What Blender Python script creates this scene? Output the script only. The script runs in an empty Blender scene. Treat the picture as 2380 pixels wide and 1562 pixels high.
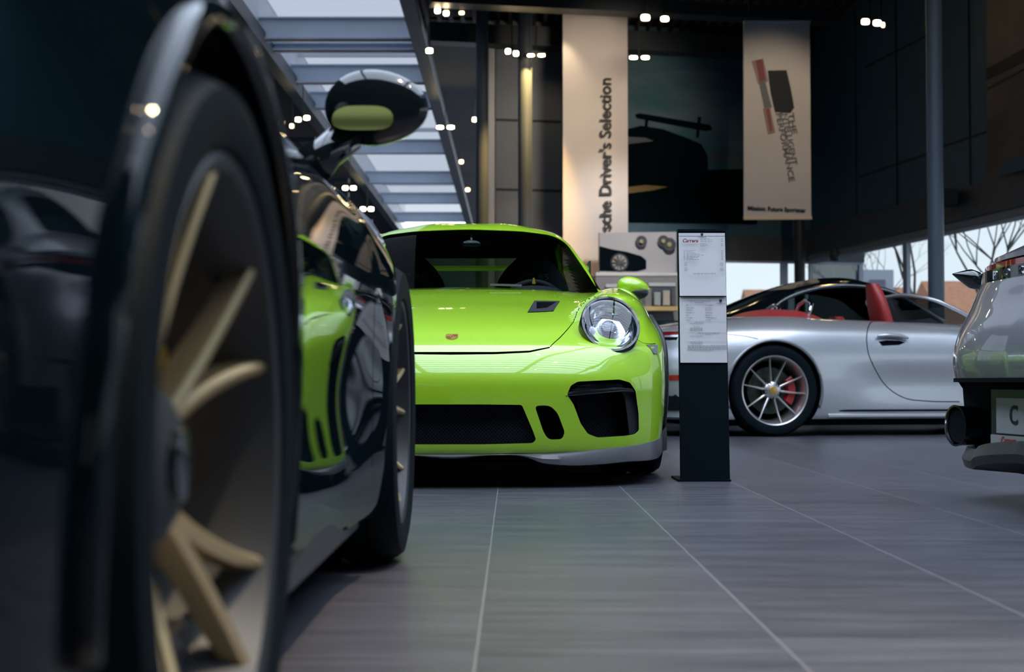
import bpy, bmesh, math, random
import numpy as np
from mathutils import Vector, Matrix
random.seed(7)
PI = math.pi
scn = bpy.context.scene
col = scn.collection
# ------------------------------------------------------------------ camera
FPX = 3306.0            # focal length in pixels of the 2380 px wide frame
CAMZ = 0.42
YH = 887.0              # horizon row
PITCH = math.atan((YH - 781.0) / FPX)
cam_d = bpy.data.cameras.new('camera'); cam = bpy.data.objects.new('camera', cam_d); col.objects.link(cam)
cam_d.sensor_fit = 'HORIZONTAL'; cam_d.sensor_width = 36.0; cam_d.lens = 36.0 * FPX / 2380.0
cam.location = (0, 0, CAMZ); cam.rotation_euler = (PI / 2 + PITCH, 0, 0)
cam_d.clip_start = 0.02; cam_d.clip_end = 400
cam_d.dof.use_dof = True; cam_d.dof.focus_distance = 5.75; cam_d.dof.aperture_fstop = 4.0
scn.camera = cam
# ------------------------------------------------------------------ world, exposure
w = bpy.data.worlds.new('overcast_sky'); scn.world = w; w.use_nodes = True
nt = w.node_tree; bg = nt.nodes['Background']
tc = nt.nodes.new('ShaderNodeTexCoord'); sp = nt.nodes.new('ShaderNodeSeparateXYZ'); nt.links.new(tc.outputs['Generated'], sp.inputs[0])
cr = nt.nodes.new('ShaderNodeValToRGB'); nt.links.new(sp.outputs['Z'], cr.inputs[0])
cr.color_ramp.elements[0].position = 0.0; cr.color_ramp.elements[0].color = (0.80, 0.88, 0.93, 1)
cr.color_ramp.elements[1].position = 0.6; cr.color_ramp.elements[1].color = (0.70, 0.80, 1.0, 1)
nt.links.new(cr.outputs[0], bg.inputs['Color']); bg.inputs['Strength'].default_value = 6.0
scn.view_settings.view_transform = 'Standard'; scn.view_settings.look = 'None'
scn.view_settings.gamma = 1.0; scn.view_settings.use_curve_mapping = False
scn.view_settings.exposure = 0.0

# ------------------------------------------------------------------ helpers
def at(x, y, Y):
    u = (x - 1190.0) / FPX; v = (781.0 - y) / FPX
    d = Vector((u, math.cos(PITCH) - v * math.sin(PITCH), math.sin(PITCH) + v * math.cos(PITCH)))
    k = Y / d.y
    return Vector((d.x * k, Y, CAMZ + d.z * k))
MATS = {}
def pm(name, color, rough=0.5, metal=0.0, coat=0.0, coatr=0.03, spec=0.5, emit=None, estr=0.0, alpha=None):
    if name in MATS: return MATS[name]
    m = bpy.data.materials.new(name); m.use_nodes = True
    b = m.node_tree.nodes['Principled BSDF']
    b.inputs['Base Color'].default_value = (*color, 1); b.inputs['Roughness'].default_value = rough
    b.inputs['Metallic'].default_value = metal; b.inputs['Coat Weight'].default_value = coat
    b.inputs['Coat Roughness'].default_value = coatr; b.inputs['Specular IOR Level'].default_value = spec
    if emit: b.inputs['Emission Color'].default_value = (*emit, 1); b.inputs['Emission Strength'].default_value = estr
    MATS[name] = m; return m
def noise_mat(name, c1, c2, scale, rough=0.5, stretch=(1, 1, 1), bump=0.0, detail=4, metal=0.0, spec=0.5, coat=0.0):
    m = pm(name, c1, rough, metal, coat, spec=spec); t = m.node_tree; b = t.nodes['Principled BSDF']
    tcn = t.nodes.new('ShaderNodeTexCoord'); mp = t.nodes.new('ShaderNodeMapping'); mp.inputs['Scale'].default_value = stretch
    n = t.nodes.new('ShaderNodeTexNoise'); n.inputs['Scale'].default_value = scale; n.inputs['Detail'].default_value = detail
    r = t.nodes.new('ShaderNodeValToRGB'); r.color_ramp.elements[0].color = (*c1, 1); r.color_ramp.elements[1].color = (*c2, 1)
    r.color_ramp.elements[0].position = .35; r.color_ramp.elements[1].position = .65
    t.links.new(tcn.outputs['Object'], mp.inputs[0]); t.links.new(mp.outputs[0], n.inputs['Vector'])
    t.links.new(n.outputs['Fac'], r.inputs[0]); t.links.new(r.outputs[0], b.inputs['Base Color'])
    if bump:
        bp = t.nodes.new('ShaderNodeBump'); bp.inputs['Strength'].default_value = bump; bp.inputs['Distance'].default_value = .01
        t.links.new(n.outputs['Fac'], bp.inputs['Height']); t.links.new(bp.outputs[0], b.inputs['Normal'])
    return m
def glass_mat(name, tint, refl=1.0, ior=1.5, rough=0.0, gmax=1.0):
    m = bpy.data.materials.new(name); m.use_nodes = True; t = m.node_tree
    for n in list(t.nodes): t.nodes.remove(n)
    o = t.nodes.new('ShaderNodeOutputMaterial'); tr = t.nodes.new('ShaderNodeBsdfTransparent'); tr.inputs[0].default_value = (*tint, 1)
    g = t.nodes.new('ShaderNodeBsdfGlossy'); g.inputs['Roughness'].default_value = rough; g.inputs[0].default_value = (refl, refl, refl, 1)
    lw = t.nodes.new('ShaderNodeLayerWeight'); lw.inputs['Blend'].default_value = .5; r0 = ((ior - 1) / (ior + 1)) ** 2
    pw = t.nodes.new('ShaderNodeMath'); pw.operation = 'POWER'; pw.inputs[1].default_value = 5.0; t.links.new(lw.outputs['Facing'], pw.inputs[0])
    f = t.nodes.new('ShaderNodeMath'); f.operation = 'MULTIPLY_ADD'; f.inputs[1].default_value = (1 - r0) * gmax; f.inputs[2].default_value = r0
    t.links.new(pw.outputs[0], f.inputs[0]); mx = t.nodes.new('ShaderNodeMixShader')
    t.links.new(f.outputs[0], mx.inputs[0]); t.links.new(tr.outputs[0], mx.inputs[1]); t.links.new(g.outputs[0], mx.inputs[2])
    t.links.new(mx.outputs[0], o.inputs['Surface']); MATS[name] = m; return m
def tag(o, label=None, cat=None, group=None, kind=None):
    if label: o['label'] = label
    if cat: o['category'] = cat
    if group: o['group'] = group
    if kind: o['kind'] = kind
    return o
def empty(name, label, cat, loc=(0, 0, 0), rz=0.0, group=None):
    o = bpy.data.objects.new(name, None); col.objects.link(o); o.location = loc; o.rotation_euler = (0, 0, rz); o.empty_display_size = .1
    return tag(o, label, cat, group)
def link(name, me, mats, parent=None, smooth=False, angle=None, label=None):
    if not isinstance(mats, (list, tuple)): mats = [mats]
    if len(me.materials) == 0:
        for m in mats: me.materials.append(m)
    if smooth:
        me.polygons.foreach_set('use_smooth', [True] * len(me.polygons))
        if angle: me.set_sharp_from_angle(angle=math.radians(angle))
    o = bpy.data.objects.new(name, me); col.objects.link(o)
    if parent is not None: o.parent = parent
    if label: o['label'] = label
    return o
def pyd(verts, faces, name='m'):
    me = bpy.data.meshes.new(name); me.from_pydata([tuple(v) for v in verts], [], [tuple(f) for f in faces]); me.update(); return me
class MB:
    """collects simple solids into one mesh"""
    def __init__(s): s.v = []; s.f = []
    def add(s, vs, fs):
        n = len(s.v); s.v += [tuple(v) for v in vs]; s.f += [tuple(i + n for i in f) for f in fs]; return s
    def box(s, c, d, M=None):
        x, y, z = d[0] / 2, d[1] / 2, d[2] / 2
        vs = [Vector((sx * x, sy * y, sz * z)) for sx in (-1, 1) for sy in (-1, 1) for sz in (-1, 1)]
        if M is not None: vs = [M @ v for v in vs]
        vs = [v + Vector(c) for v in vs]
        return s.add(vs, [(0, 1, 3, 2), (4, 6, 7, 5), (0, 4, 5, 1), (2, 3, 7, 6), (0, 2, 6, 4), (1, 5, 7, 3)])
    def bar(s, p, q, w, h, up=Vector((0, 0, 1))):
        p = Vector(p); q = Vector(q); d = (q - p); L = d.length; d.normalize()
        side = d.cross(up); side.normalize(); u = side.cross(d)
        vs = []
        for b in (p, q):
            for a, c in ((-1, -1), (1, -1), (1, 1), (-1, 1)): vs.append(b + side * a * w / 2 + u * c * h / 2)
        return s.add(vs, [(3, 2, 1, 0), (4, 5, 6, 7), (0, 1, 5, 4), (1, 2, 6, 5), (2, 3, 7, 6), (3, 0, 4, 7)])
    def tube(s, pts, r, n=12, caps=True, sx=1.0):
        pts = [Vector(p) for p in pts]; m = len(pts)
        rs = r if isinstance(r, (list, tuple)) else [r] * m
        ref = Vector((0, 0, 1)); rings = []
        vs = []
        for i, p in enumerate(pts):
            t = (pts[min(i + 1, m - 1)] - pts[max(i - 1, 0)]).normalized()
            rr = ref if abs(t.dot(ref)) < .95 else Vector((1, 0, 0))
            a = t.cross(rr).normalized(); b = a.cross(t)
            for k in range(n):
                an = 2 * PI * k / n; vs.append(p + (a * math.cos(an) * sx + b * math.sin(an)) * rs[i])
        fs = []
        for i in range(m - 1):
            for k in range(n):
                k2 = (k + 1) % n; fs.append((i * n + k, i * n + k2, (i + 1) * n + k2, (i + 1) * n + k))
        if caps: fs.append(tuple(range(n - 1, -1, -1))); fs.append(tuple((m - 1) * n + k for k in range(n)))
        return s.add(vs, fs)
    def lathe(s, prof, axis='x', n=64, c=(0, 0, 0)):
        """prof: list of (axial, radius)"""
        vs = []
        for a, r in prof:
            for k in range(n):
                t = 2 * PI * k / n
                if axis == 'x': v = (a, r * math.cos(t), r * math.sin(t))
                elif axis == 'y': v = (r * math.cos(t), a, r * math.sin(t))
                else: v = (r * math.cos(t), r * math.sin(t), a)
                vs.append(Vector(v) + Vector(c))
        fs = []
        for i in range(len(prof) - 1):
            for k in range(n):
                k2 = (k + 1) % n; fs.append((i * n + k, i * n + k2, (i + 1) * n + k2, (i + 1) * n + k))
        return s.add(vs, fs)
    def prism(s, poly, fn0, fn1):
        """poly list of 2d points, fn0/fn1 map to the two 3d ends"""
        n = len(poly); vs = [fn0(p) for p in poly] + [fn1(p) for p in poly]
        fs = [tuple(range(n)), tuple(range(2 * n - 1, n - 1, -1))] + [(i, i + n, (i + 1) % n + n, (i + 1) % n) for i in range(n)]
        return s.add(vs, fs)
    def mesh(s, name='m', fix=False):
        me = pyd(s.v, s.f, name)
        if fix:
            bm = bmesh.new(); bm.from_mesh(me); bmesh.ops.recalc_face_normals(bm, faces=bm.faces); bm.to_mesh(me); bm.free()
        return me
    def build(s, name, mat, parent=None, smooth=False, angle=None, bevel=0, label=None, seg=2):
        me = s.mesh(name, True)
        o = link(name, me, mat, parent, smooth, angle, label)
        if bevel:
            b = o.modifiers.new('b', 'BEVEL'); b.width = bevel; b.segments = seg; b.limit_method = 'ANGLE'
        return o
def bool_mesh(me, cut, op='DIFFERENCE', name='bm', own=False):
    a = bpy.data.objects.new('ta', me); b = bpy.data.objects.new('tb', cut); col.objects.link(a); col.objects.link(b)
    m = a.modifiers.new('b', 'BOOLEAN'); m.operation = op; m.object = b; m.solver = 'EXACT'; m.use_self = own; m.material_mode = 'TRANSFER'
    dg = bpy.context.evaluated_depsgraph_get(); dg.update()
    r = bpy.data.meshes.new_from_object(a.evaluated_get(dg)); r.name = name
    bpy.data.objects.remove(a); bpy.data.objects.remove(b)
    return r
def rounded(poly, r, n=4):
    out = []; m = len(poly)
    rr = r if isinstance(r, (list, tuple)) else [r] * m
    for i in range(m):
        p = Vector(poly[i]); a = Vector(poly[i - 1]); b = Vector(poly[(i + 1) % m])
        da = (a - p); db = (b - p); ra = min(rr[i], da.length * .45, db.length * .45)
        if ra < 1e-5: out.append(tuple(p)); continue
        s0 = p + da.normalized() * ra; s1 = p + db.normalized() * ra
        for k in range(n + 1):
            t = k / n; out.append(tuple(s0 * (1 - t) ** 2 + p * 2 * t * (1 - t) + s1 * t * t))
    return out
def text_mesh(s, size, depth=0.0, align='CENTER', shear=0.0, bold=0.0, spacing=1.0, sx=1.0):
    cu = bpy.data.curves.new('t', 'FONT'); cu.body = s; cu.size = size; cu.extrude = depth; cu.align_x = align; cu.align_y = 'CENTER'
    cu.shear = shear; cu.offset = bold; cu.space_character = spacing; cu.resolution_u = 3
    o = bpy.data.objects.new('t', cu); col.objects.link(o); dg = bpy.context.evaluated_depsgraph_get(); dg.update()
    me = bpy.data.meshes.new_from_object(o.evaluated_get(dg)); bpy.data.objects.remove(o)
    if sx != 1.0: me.transform(Matrix.Diagonal((sx, 1, 1, 1)))
    return me
def put_text(name, s, size, M, mat, parent=None, label=None, **k):
    me = text_mesh(s, size, **k); me.transform(M); me.materials.clear()
    return link(name, me, mat, parent, label=label)
def frame(o, xdir, ydir):
    x = Vector(xdir).normalized(); y = Vector(ydir).normalized(); z = x.cross(y)
    return Matrix(((x.x, y.x, z.x, o[0]), (x.y, y.y, z.y, o[1]), (x.z, y.z, z.z, o[2]), (0, 0, 0, 1)))
def pch(xs, ys):
    """smooth 1-d interpolation (Catmull-Rom on a non-uniform grid, vectorised)"""
    xs = np.array(xs, float); ys = np.array(ys, float)
    h = np.diff(xs); d = np.diff(ys) / h; m = np.zeros_like(ys)
    m[1:-1] = (d[:-1] * h[1:] + d[1:] * h[:-1]) / (h[1:] + h[:-1]); m[0] = d[0]; m[-1] = d[-1]
    def f(x):
        x = np.clip(x, xs[0], xs[-1]); i = np.clip(np.searchsorted(xs, x) - 1, 0, len(xs) - 2)
        t = (x - xs[i]) / h[i]; t2 = t * t; t3 = t2 * t
        return (2*t3-3*t2+1)*ys[i] + (t3-2*t2+t)*h[i]*m[i] + (-2*t3+3*t2)*ys[i+1] + (t3-t2)*h[i]*m[i+1]
    return f
def smax(a, b, k): return .5 * (a + b + np.sqrt((a - b) ** 2 + k * k))
def smin(a, b, k): return .5 * (a + b - np.sqrt((a - b) ** 2 + k * k))

# ------------------------------------------------------------------ the rear-engined coupe hull (local: y=0 front axle, nose at -y)
_ty = [-1.15, -.95, -.85, -.7, -.5, -.3, 0, .3, .6, .9, 1.4, 1.9, 2.3, 2.7, 3.0, 3.3, 3.6]
_ta = [0, .2, .4, .55, .7, .82, .95]
_tz = [[.47,.47,.465,.46,.45,.43,.40],
       [.555,.553,.547,.54,.53,.51,.47],
       [.600,.598,.591,.582,.572,.55,.52],
       [.648,.646,.638,.626,.616,.585,.55],
       [.700,.698,.690,.682,.68,.64,.59],
       [.742,.740,.733,.732,.745,.70,.62],
       [.795,.793,.786,.792,.812,.765,.64],
       [.845,.843,.836,.836,.838,.785,.66],
       [.885,.883,.876,.868,.858,.80,.68],
       [.915,.913,.905,.893,.875,.82,.70],
       [.935,.933,.925,.91,.885,.83,.71],
       [.945,.943,.935,.925,.905,.85,.73],
       [.955,.953,.945,.938,.925,.875,.77],
       [.935,.933,.928,.92,.905,.86,.76],
       [.90,.898,.892,.885,.868,.82,.72],
       [.85,.848,.842,.832,.81,.75,.65],
       [.78,.778,.77,.76,.73,.67,.58]]
_cols = [pch(_ty, [r[j] for r in _tz]) for j in range(len(_ta))]
def T_top(a, y):
    vals = np.stack([c(y) for c in _cols]); out = np.zeros_like(a)
    ta = np.array(_ta); h = np.diff(ta)
    x = np.clip(a, 0, .95); i = np.clip(np.searchsorted(ta, x) - 1, 0, len(ta) - 2)
    d = np.diff(vals, axis=0) / h[:, None]
    m = np.zeros_like(vals); m[1:-1] = (d[:-1] * h[1:, None] + d[1:] * h[:-1, None]) / (h[1:] + h[:-1])[:, None]; m[-1] = d[-1]
    t = (x - ta[i]) / h[i]; t2 = t * t; t3 = t2 * t; k = np.arange(len(x))
    return (2*t3-3*t2+1)*vals[i, k] + (t3-2*t2+t)*h[i]*m[i, k] + (-2*t3+3*t2)*vals[i+1, k] + (t3-t2)*h[i]*m[i+1, k]
Wp = pch([-1.1, -.8, -.5, -.25, 0, .3, .6, .95, 1.4, 1.8, 2.15, 2.45, 2.8, 3.15, 3.5], [.86, .885, .905, .92, .927, .920, .897, .880, .880, .895, .925, .94, .925, .885, .83])
Fa = pch([0, .2, .4, .55, .65, .75, .83, .89, .95, 1.1], [0, .012, .045, .09, .135, .205, .30, .43, .62, 1.2])
Fz = pch([.05, .12, .2, .3, .38, .42, .445, .47, .50, .525, .545, .565, .60, .7], [-.955, -.965, -.975, -.982, -.986, -.985, -.980, -.971, -.958, -.945, -.931, -.908, -.835, -.70])
Ra = pch([0, .3, .5, .65, .75, .83, .9, 1.0], [0, -.02, -.06, -.12, -.19, -.29, -.45, -.8])
Rz = pch([.1, .2, .3, .42, .5, .58, .68, .78, .9], [3.36, 3.44, 3.48, 3.50, 3.51, 3.49, 3.44, 3.40, 3.34])
def hull(P, front=None):
    a = np.sqrt(P[:, 0] ** 2 + 1e-6); y = P[:, 1]; z = P[:, 2]
    W = Wp(y)
    lo = np.clip(.46 - z, 0, 1); hi = np.clip(z - .56, 0, 1)
    door = np.exp(-((y - 1.2) / .55) ** 4)
    W = W - .28 * lo ** 2 - (.55 + .25 * door) * hi ** 2 - .030 * door * np.exp(-((z - .40) / .14) ** 2)
    side = a - W
    top = z - T_top(a, y)
    b = smax(side, top, .05)
    # front wing tubes carrying the lamps
    yy = np.clip(y, -.60, .5); cz = .625 + .085 * np.clip((yy + .60) / .6, 0, 1) ** .8 - .01 * np.clip(yy, 0, 1)
    ca = .672 + .05 * np.clip((yy + .6) / .6, 0, 1); rr = .150 - .03 * np.clip(yy, 0, 1) - .012*np.clip((yy+.6)/.6,0,1)
    tube = np.sqrt((a - ca) ** 2 + (z - cz) ** 2 + ((y - yy) * 1.15) ** 2) - rr
    # slant the lamp face back
    face = (-(y + .60) * .74 + (z - .66) * .67 - .085)
    tube = smax(tube, face, .03)
    b = smin(b, tube, .035)
    fr = (Fa(a) + Fz(z)) - y
    fr2 = fr * .75
    b = smax(b, fr2, .035)
    rear = y - (Ra(a) + Rz(z))
    b = smax(b, rear * .8, .04)
    b = smax(b, .125 - z, .02)
    return b
Cg = pch([.3, .55, .7, .9, 1.1, 1.25, 1.4, 1.6, 1.8, 2.05, 2.35, 2.65, 2.95, 3.2, 3.4], [.70, .865, .955, 1.075, 1.185, 1.255, 1.300, 1.328, 1.325, 1.290, 1.20, 1.08, .965, .88, .80])
Pg = pch([.3, .7, 1.0, 1.4, 1.9, 2.3, 2.7, 3.1, 3.4], [-.05, -.01, 0, 0, -.02, -.06, -.13, -.26, -.40])
def house(P, off=0.0):
    a = np.sqrt(P[:, 0] ** 2 + 1e-6); y = P[:, 1]; z = P[:, 2]
    w = np.clip((1.75 - y) / .6, 0, 1); w = w * w * (3 - 2 * w)
    yq = y - .24 * a * a * w
    roof = z - (Cg(yq) - .16 * a * a + .010 * np.exp(-((a - .21) / .10) ** 2) * np.exp(-((y - 1.75) / .35) ** 4))
    side = a - (.745 - .50 * (z - .9) + Pg(y) - .12 * np.clip(z - 1.05, 0, 1))
    b = smax(roof * .85, side * .9, .055)
    return smax(b, .80 - z, .02) + off
def star(fn, sp0, sp1, zc, box, n, warp=None):
    """closed quad grid: rays from a box surface to the spine, cut where fn=0.  box=(x,y0,y1,z0,z1), n=(nx,ny,nz)"""
    X, y0, y1, z0, z1 = box; nx, ny, nz = n
    gx = np.linspace(-X, X, nx + 1); gy = np.linspace(y0, y1, ny + 1); gz = np.linspace(z0, z1, nz + 1)
    idx = {}; V = []; F = []
    def vid(i, j, k):
        key = (i, j, k)
        if key not in idx: idx[key] = len(V); V.append((gx[i], gy[j], gz[k]))
        return idx[key]
    for i in range(nx):
        for k in range(nz):
            F.append((vid(i, 0, k), vid(i + 1, 0, k), vid(i + 1, 0, k + 1), vid(i, 0, k + 1)))
            F.append((vid(i, ny, k), vid(i, ny, k + 1), vid(i + 1, ny, k + 1), vid(i + 1, ny, k)))
    for i in range(nx):
        for j in range(ny):
            F.append((vid(i, j, 0), vid(i, j + 1, 0), vid(i + 1, j + 1, 0), vid(i + 1, j, 0)))
            F.append((vid(i, j, nz), vid(i + 1, j, nz), vid(i + 1, j + 1, nz), vid(i, j + 1, nz)))
    for j in range(ny):
        for k in range(nz):
            F.append((vid(0, j, k), vid(0, j, k + 1), vid(0, j + 1, k + 1), vid(0, j + 1, k)))
            F.append((vid(nx, j, k), vid(nx, j + 1, k), vid(nx, j + 1, k + 1), vid(nx, j, k + 1)))
    B = np.array(V); S = np.zeros_like(B)
    S[:, 1] = sp0 + (sp1 - sp0) * (B[:, 1] - y0) / (y1 - y0)
    S[:, 2] = zc
    lo = np.zeros(len(B)); hi = np.ones(len(B))
    for _ in range(26):
        mid = (lo + hi) / 2; v = fn(S + (B - S) * mid[:, None]); ins = v < 0
        lo = np.where(ins, mid, lo); hi = np.where(ins, hi, mid)
    P = S + (B - S) * ((lo + hi) / 2)[:, None]
    return P, F
def star_mesh(P, F, name='hull'):
    me = bpy.data.meshes.new(name); me.from_pydata(P.tolist(), [], F); me.update(); return me
_H = {}
def hull_mesh():
    if 'h' not in _H: _H['h'] = star(hull, -.35, 2.85, .42, (1.25, -1.35, 3.75, -.1, 1.15), (110, 230, 56))
    return star_mesh(*_H['h'])
def house_shell(t=.022):
    if 'g' not in _H:
        bx = (1.05, .15, 3.6, .55, 1.5); n = (70, 110, 30)
        _H['g'] = star(house, .95, 2.5, .93, bx, n); _H['gi'] = star(lambda P: house(P, t), .95, 2.5, .93, bx, n)
    (P, F), (Q, G) = _H['g'], _H['gi']
    V = np.concatenate([P, Q]); m = len(P)
    return star_mesh(V, F + [tuple(i + m for i in reversed(f)) for f in G])
def house_pane(off, keep):
    if ('p', off) not in _H: _H['p', off] = star(lambda p: house(p, off), .95, 2.5, .93, (1.05, .15, 3.6, .55, 1.5), (60, 90, 24))
    P, F = _H['p', off]
    fs = [f for f in F if keep(P[list(f)].mean(axis=0))]
    used = sorted({i for f in fs for i in f}); mp = {u: k for k, u in enumerate(used)}
    return star_mesh(P[used], [tuple(mp[i] for i in f) for f in fs])
def _root(mk, lo, hi, fn, inside_low=True):
    """boundary between lo and hi along mk(t); inside_low: the low end lies inside the solid"""
    for _ in range(4):
        t = np.linspace(lo, hi, 24); v = fn(mk(t)) < 0
        if not inside_low: v = ~v
        i = int(np.argmin(v)) if (~v).any() else 23
        i = max(i, 1); lo, hi = t[i - 1], t[i]
    return float((lo + hi) / 2)
def _pts(x, y, z):
    x, y, z = np.broadcast_arrays(x, y, z); return np.stack([x, y, z], -1).astype(float)
def top_z(x, y): return _root(lambda t: _pts(x, y, t), .3, 1.3, hull)
def front_y(x, z, fn=hull, y0=-1.3, y1=.6): return _root(lambda t: _pts(x, t, z), y0, y1, fn, False)
def rear_y(x, z): return _root(lambda t: _pts(x, t, z), 2.6, 3.7, hull)
def side_x(y, z, fn=hull): return _root(lambda t: _pts(t, y, z), .2, 1.2, fn)
# ------------------------------------------------------------------ materials
LIME = pm('lime_paint', (.34, .62, .014), .42, 0, 1.0, .015)
LIME.node_tree.nodes['Principled BSDF'].inputs['Coat IOR'].default_value = 1.7
BLACKP = pm('black_paint', (.0015, .005, .008), .5, 0, .9, .02, spec=.0); BLACKP.node_tree.nodes['Principled BSDF'].inputs['Coat IOR'].default_value = 1.36
SILVER = pm('silver_paint', (.54, .56, .60), .32, .65, .9, .03)
GREYP = pm('steel_grey_paint', (.30, .31, .34), .38, .55, 1.0, .02)
RUBBER = noise_mat('tyre_rubber', (.003, .007, .010), (.004, .008, .012), 40, .6, spec=.06)
LINER = pm('black_liner', (.003, .006, .009), .85, spec=.08)
SATIN = noise_mat('satin_black_plastic', (.022, .026, .032), (.030, .034, .040), 300, .42, spec=.35)
SATING = noise_mat('grey_satin_lip', (.085, .088, .10), (.10, .105, .118), 200, .38)
GLOSSB = pm('gloss_black', (.004, .008, .011), .08, 0, .6)
CHROME = pm('chrome', (.75, .77, .80), .08, 1.0)
WHEELM = pm('silver_wheel', (.62, .60, .60), .28, .9, .4)
WHEELG = pm('warm_lit_champagne_wheel', (.82, .62, .34), .32, .9, .2)  # champagne metal with the gold of the warm lamps put into its colour
WHEELD = pm('dark_wheel', (.12, .13, .14), .3, .8, .3)
DISC = noise_mat('brake_disc_iron', (.03, .04, .04), (.07, .09, .07), 30, .35, metal=.8)
CALR = pm('red_caliper', (.35, .02, .02), .35, 0, .6)
CALY = pm('yellow_caliper', (.75, .42, .03), .35, 0, .6)
REDL = pm('red_leather', (.32, .030, .032), .45)
CABIN = noise_mat('dark_cabin_trim', (.010, .015, .019), (.016, .022, .026), 60, .8, spec=.25)
SUEDE = noise_mat('charcoal_suede', (.035, .040, .045), (.05, .055, .06), 80, .9, spec=.2)
WSG = glass_mat('windscreen_glass', (.55, .60, .60), .15, 1.45)
TINT = glass_mat('tinted_glass', (.20, .24, .25), .9, 1.5)
CLEAR = glass_mat('clear_lamp_glass', (.97, .98, .98), 1.0, 1.45)
PANE = glass_mat('clear_pane_glass', (.95, .98, .98), .9, 1.35)
PANET = glass_mat('tinted_pane_glass', (.17, .18, .185), .5, 1.35)
SKYPANE = glass_mat('roof_pane_glass', (.112, .115, .124), .5, 1.35, gmax=.1)
REDLAMP = pm('red_lamp', (.30, .012, .015), .12, 0, 1.0)
YEL = pm('yellow_mark', (.85, .55, .04), .5)
GOLD = pm('crest_gold', (.70, .45, .12), .3, .8, .5)
RED = pm('crest_red', (.22, .03, .02), .4)
INK = pm('black_ink', (.012, .018, .025), .6)
GINK = pm('grey_ink', (.22, .22, .24), .7)
WHITE = noise_mat('white_sheet', (.54, .54, .57), (.58, .58, .61), 6, .6)
MESHM = pm('grille_black', (.002, .005, .007), .6, spec=.1)

def mesh_mat():
    """fine diamond grille weave, bump + alpha-free colour"""
    m = bpy.data.materials.new('grille_weave'); m.use_nodes = True; t = m.node_tree; b = t.nodes['Principled BSDF']
    b.inputs['Roughness'].default_value = .5; b.inputs['Specular IOR Level'].default_value = .12
    tcn = t.nodes.new('ShaderNodeTexCoord'); mp = t.nodes.new('ShaderNodeMapping'); mp.inputs['Rotation'].default_value = (0, math.radians(45), 0)
    t.links.new(tcn.outputs['Object'], mp.inputs[0]); sx = t.nodes.new('ShaderNodeSeparateXYZ'); t.links.new(mp.outputs[0], sx.inputs[0])
    outs = []
    for ax in ('X', 'Z'):
        a = t.nodes.new('ShaderNodeMath'); a.operation = 'MULTIPLY'; a.inputs[1].default_value = 2 * PI / .0105; t.links.new(sx.outputs[ax], a.inputs[0])
        c = t.nodes.new('ShaderNodeMath'); c.operation = 'SINE'; t.links.new(a.outputs[0], c.inputs[0]); outs.append(c)
    mx = t.nodes.new('ShaderNodeMath'); mx.operation = 'MAXIMUM'; t.links.new(outs[0].outputs[0], mx.inputs[0]); t.links.new(outs[1].outputs[0], mx.inputs[1])
    r = t.nodes.new('ShaderNodeValToRGB'); r.color_ramp.elements[0].position = .45; r.color_ramp.elements[0].color = (.0008, .002, .0035, 1)
    r.color_ramp.elements[1].position = .75; r.color_ramp.elements[1].color = (.014, .018, .023, 1)
    t.links.new(mx.outputs[0], r.inputs[0]); t.links.new(r.outputs[0], b.inputs['Base Color']); return m
WEAVE = mesh_mat()

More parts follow.
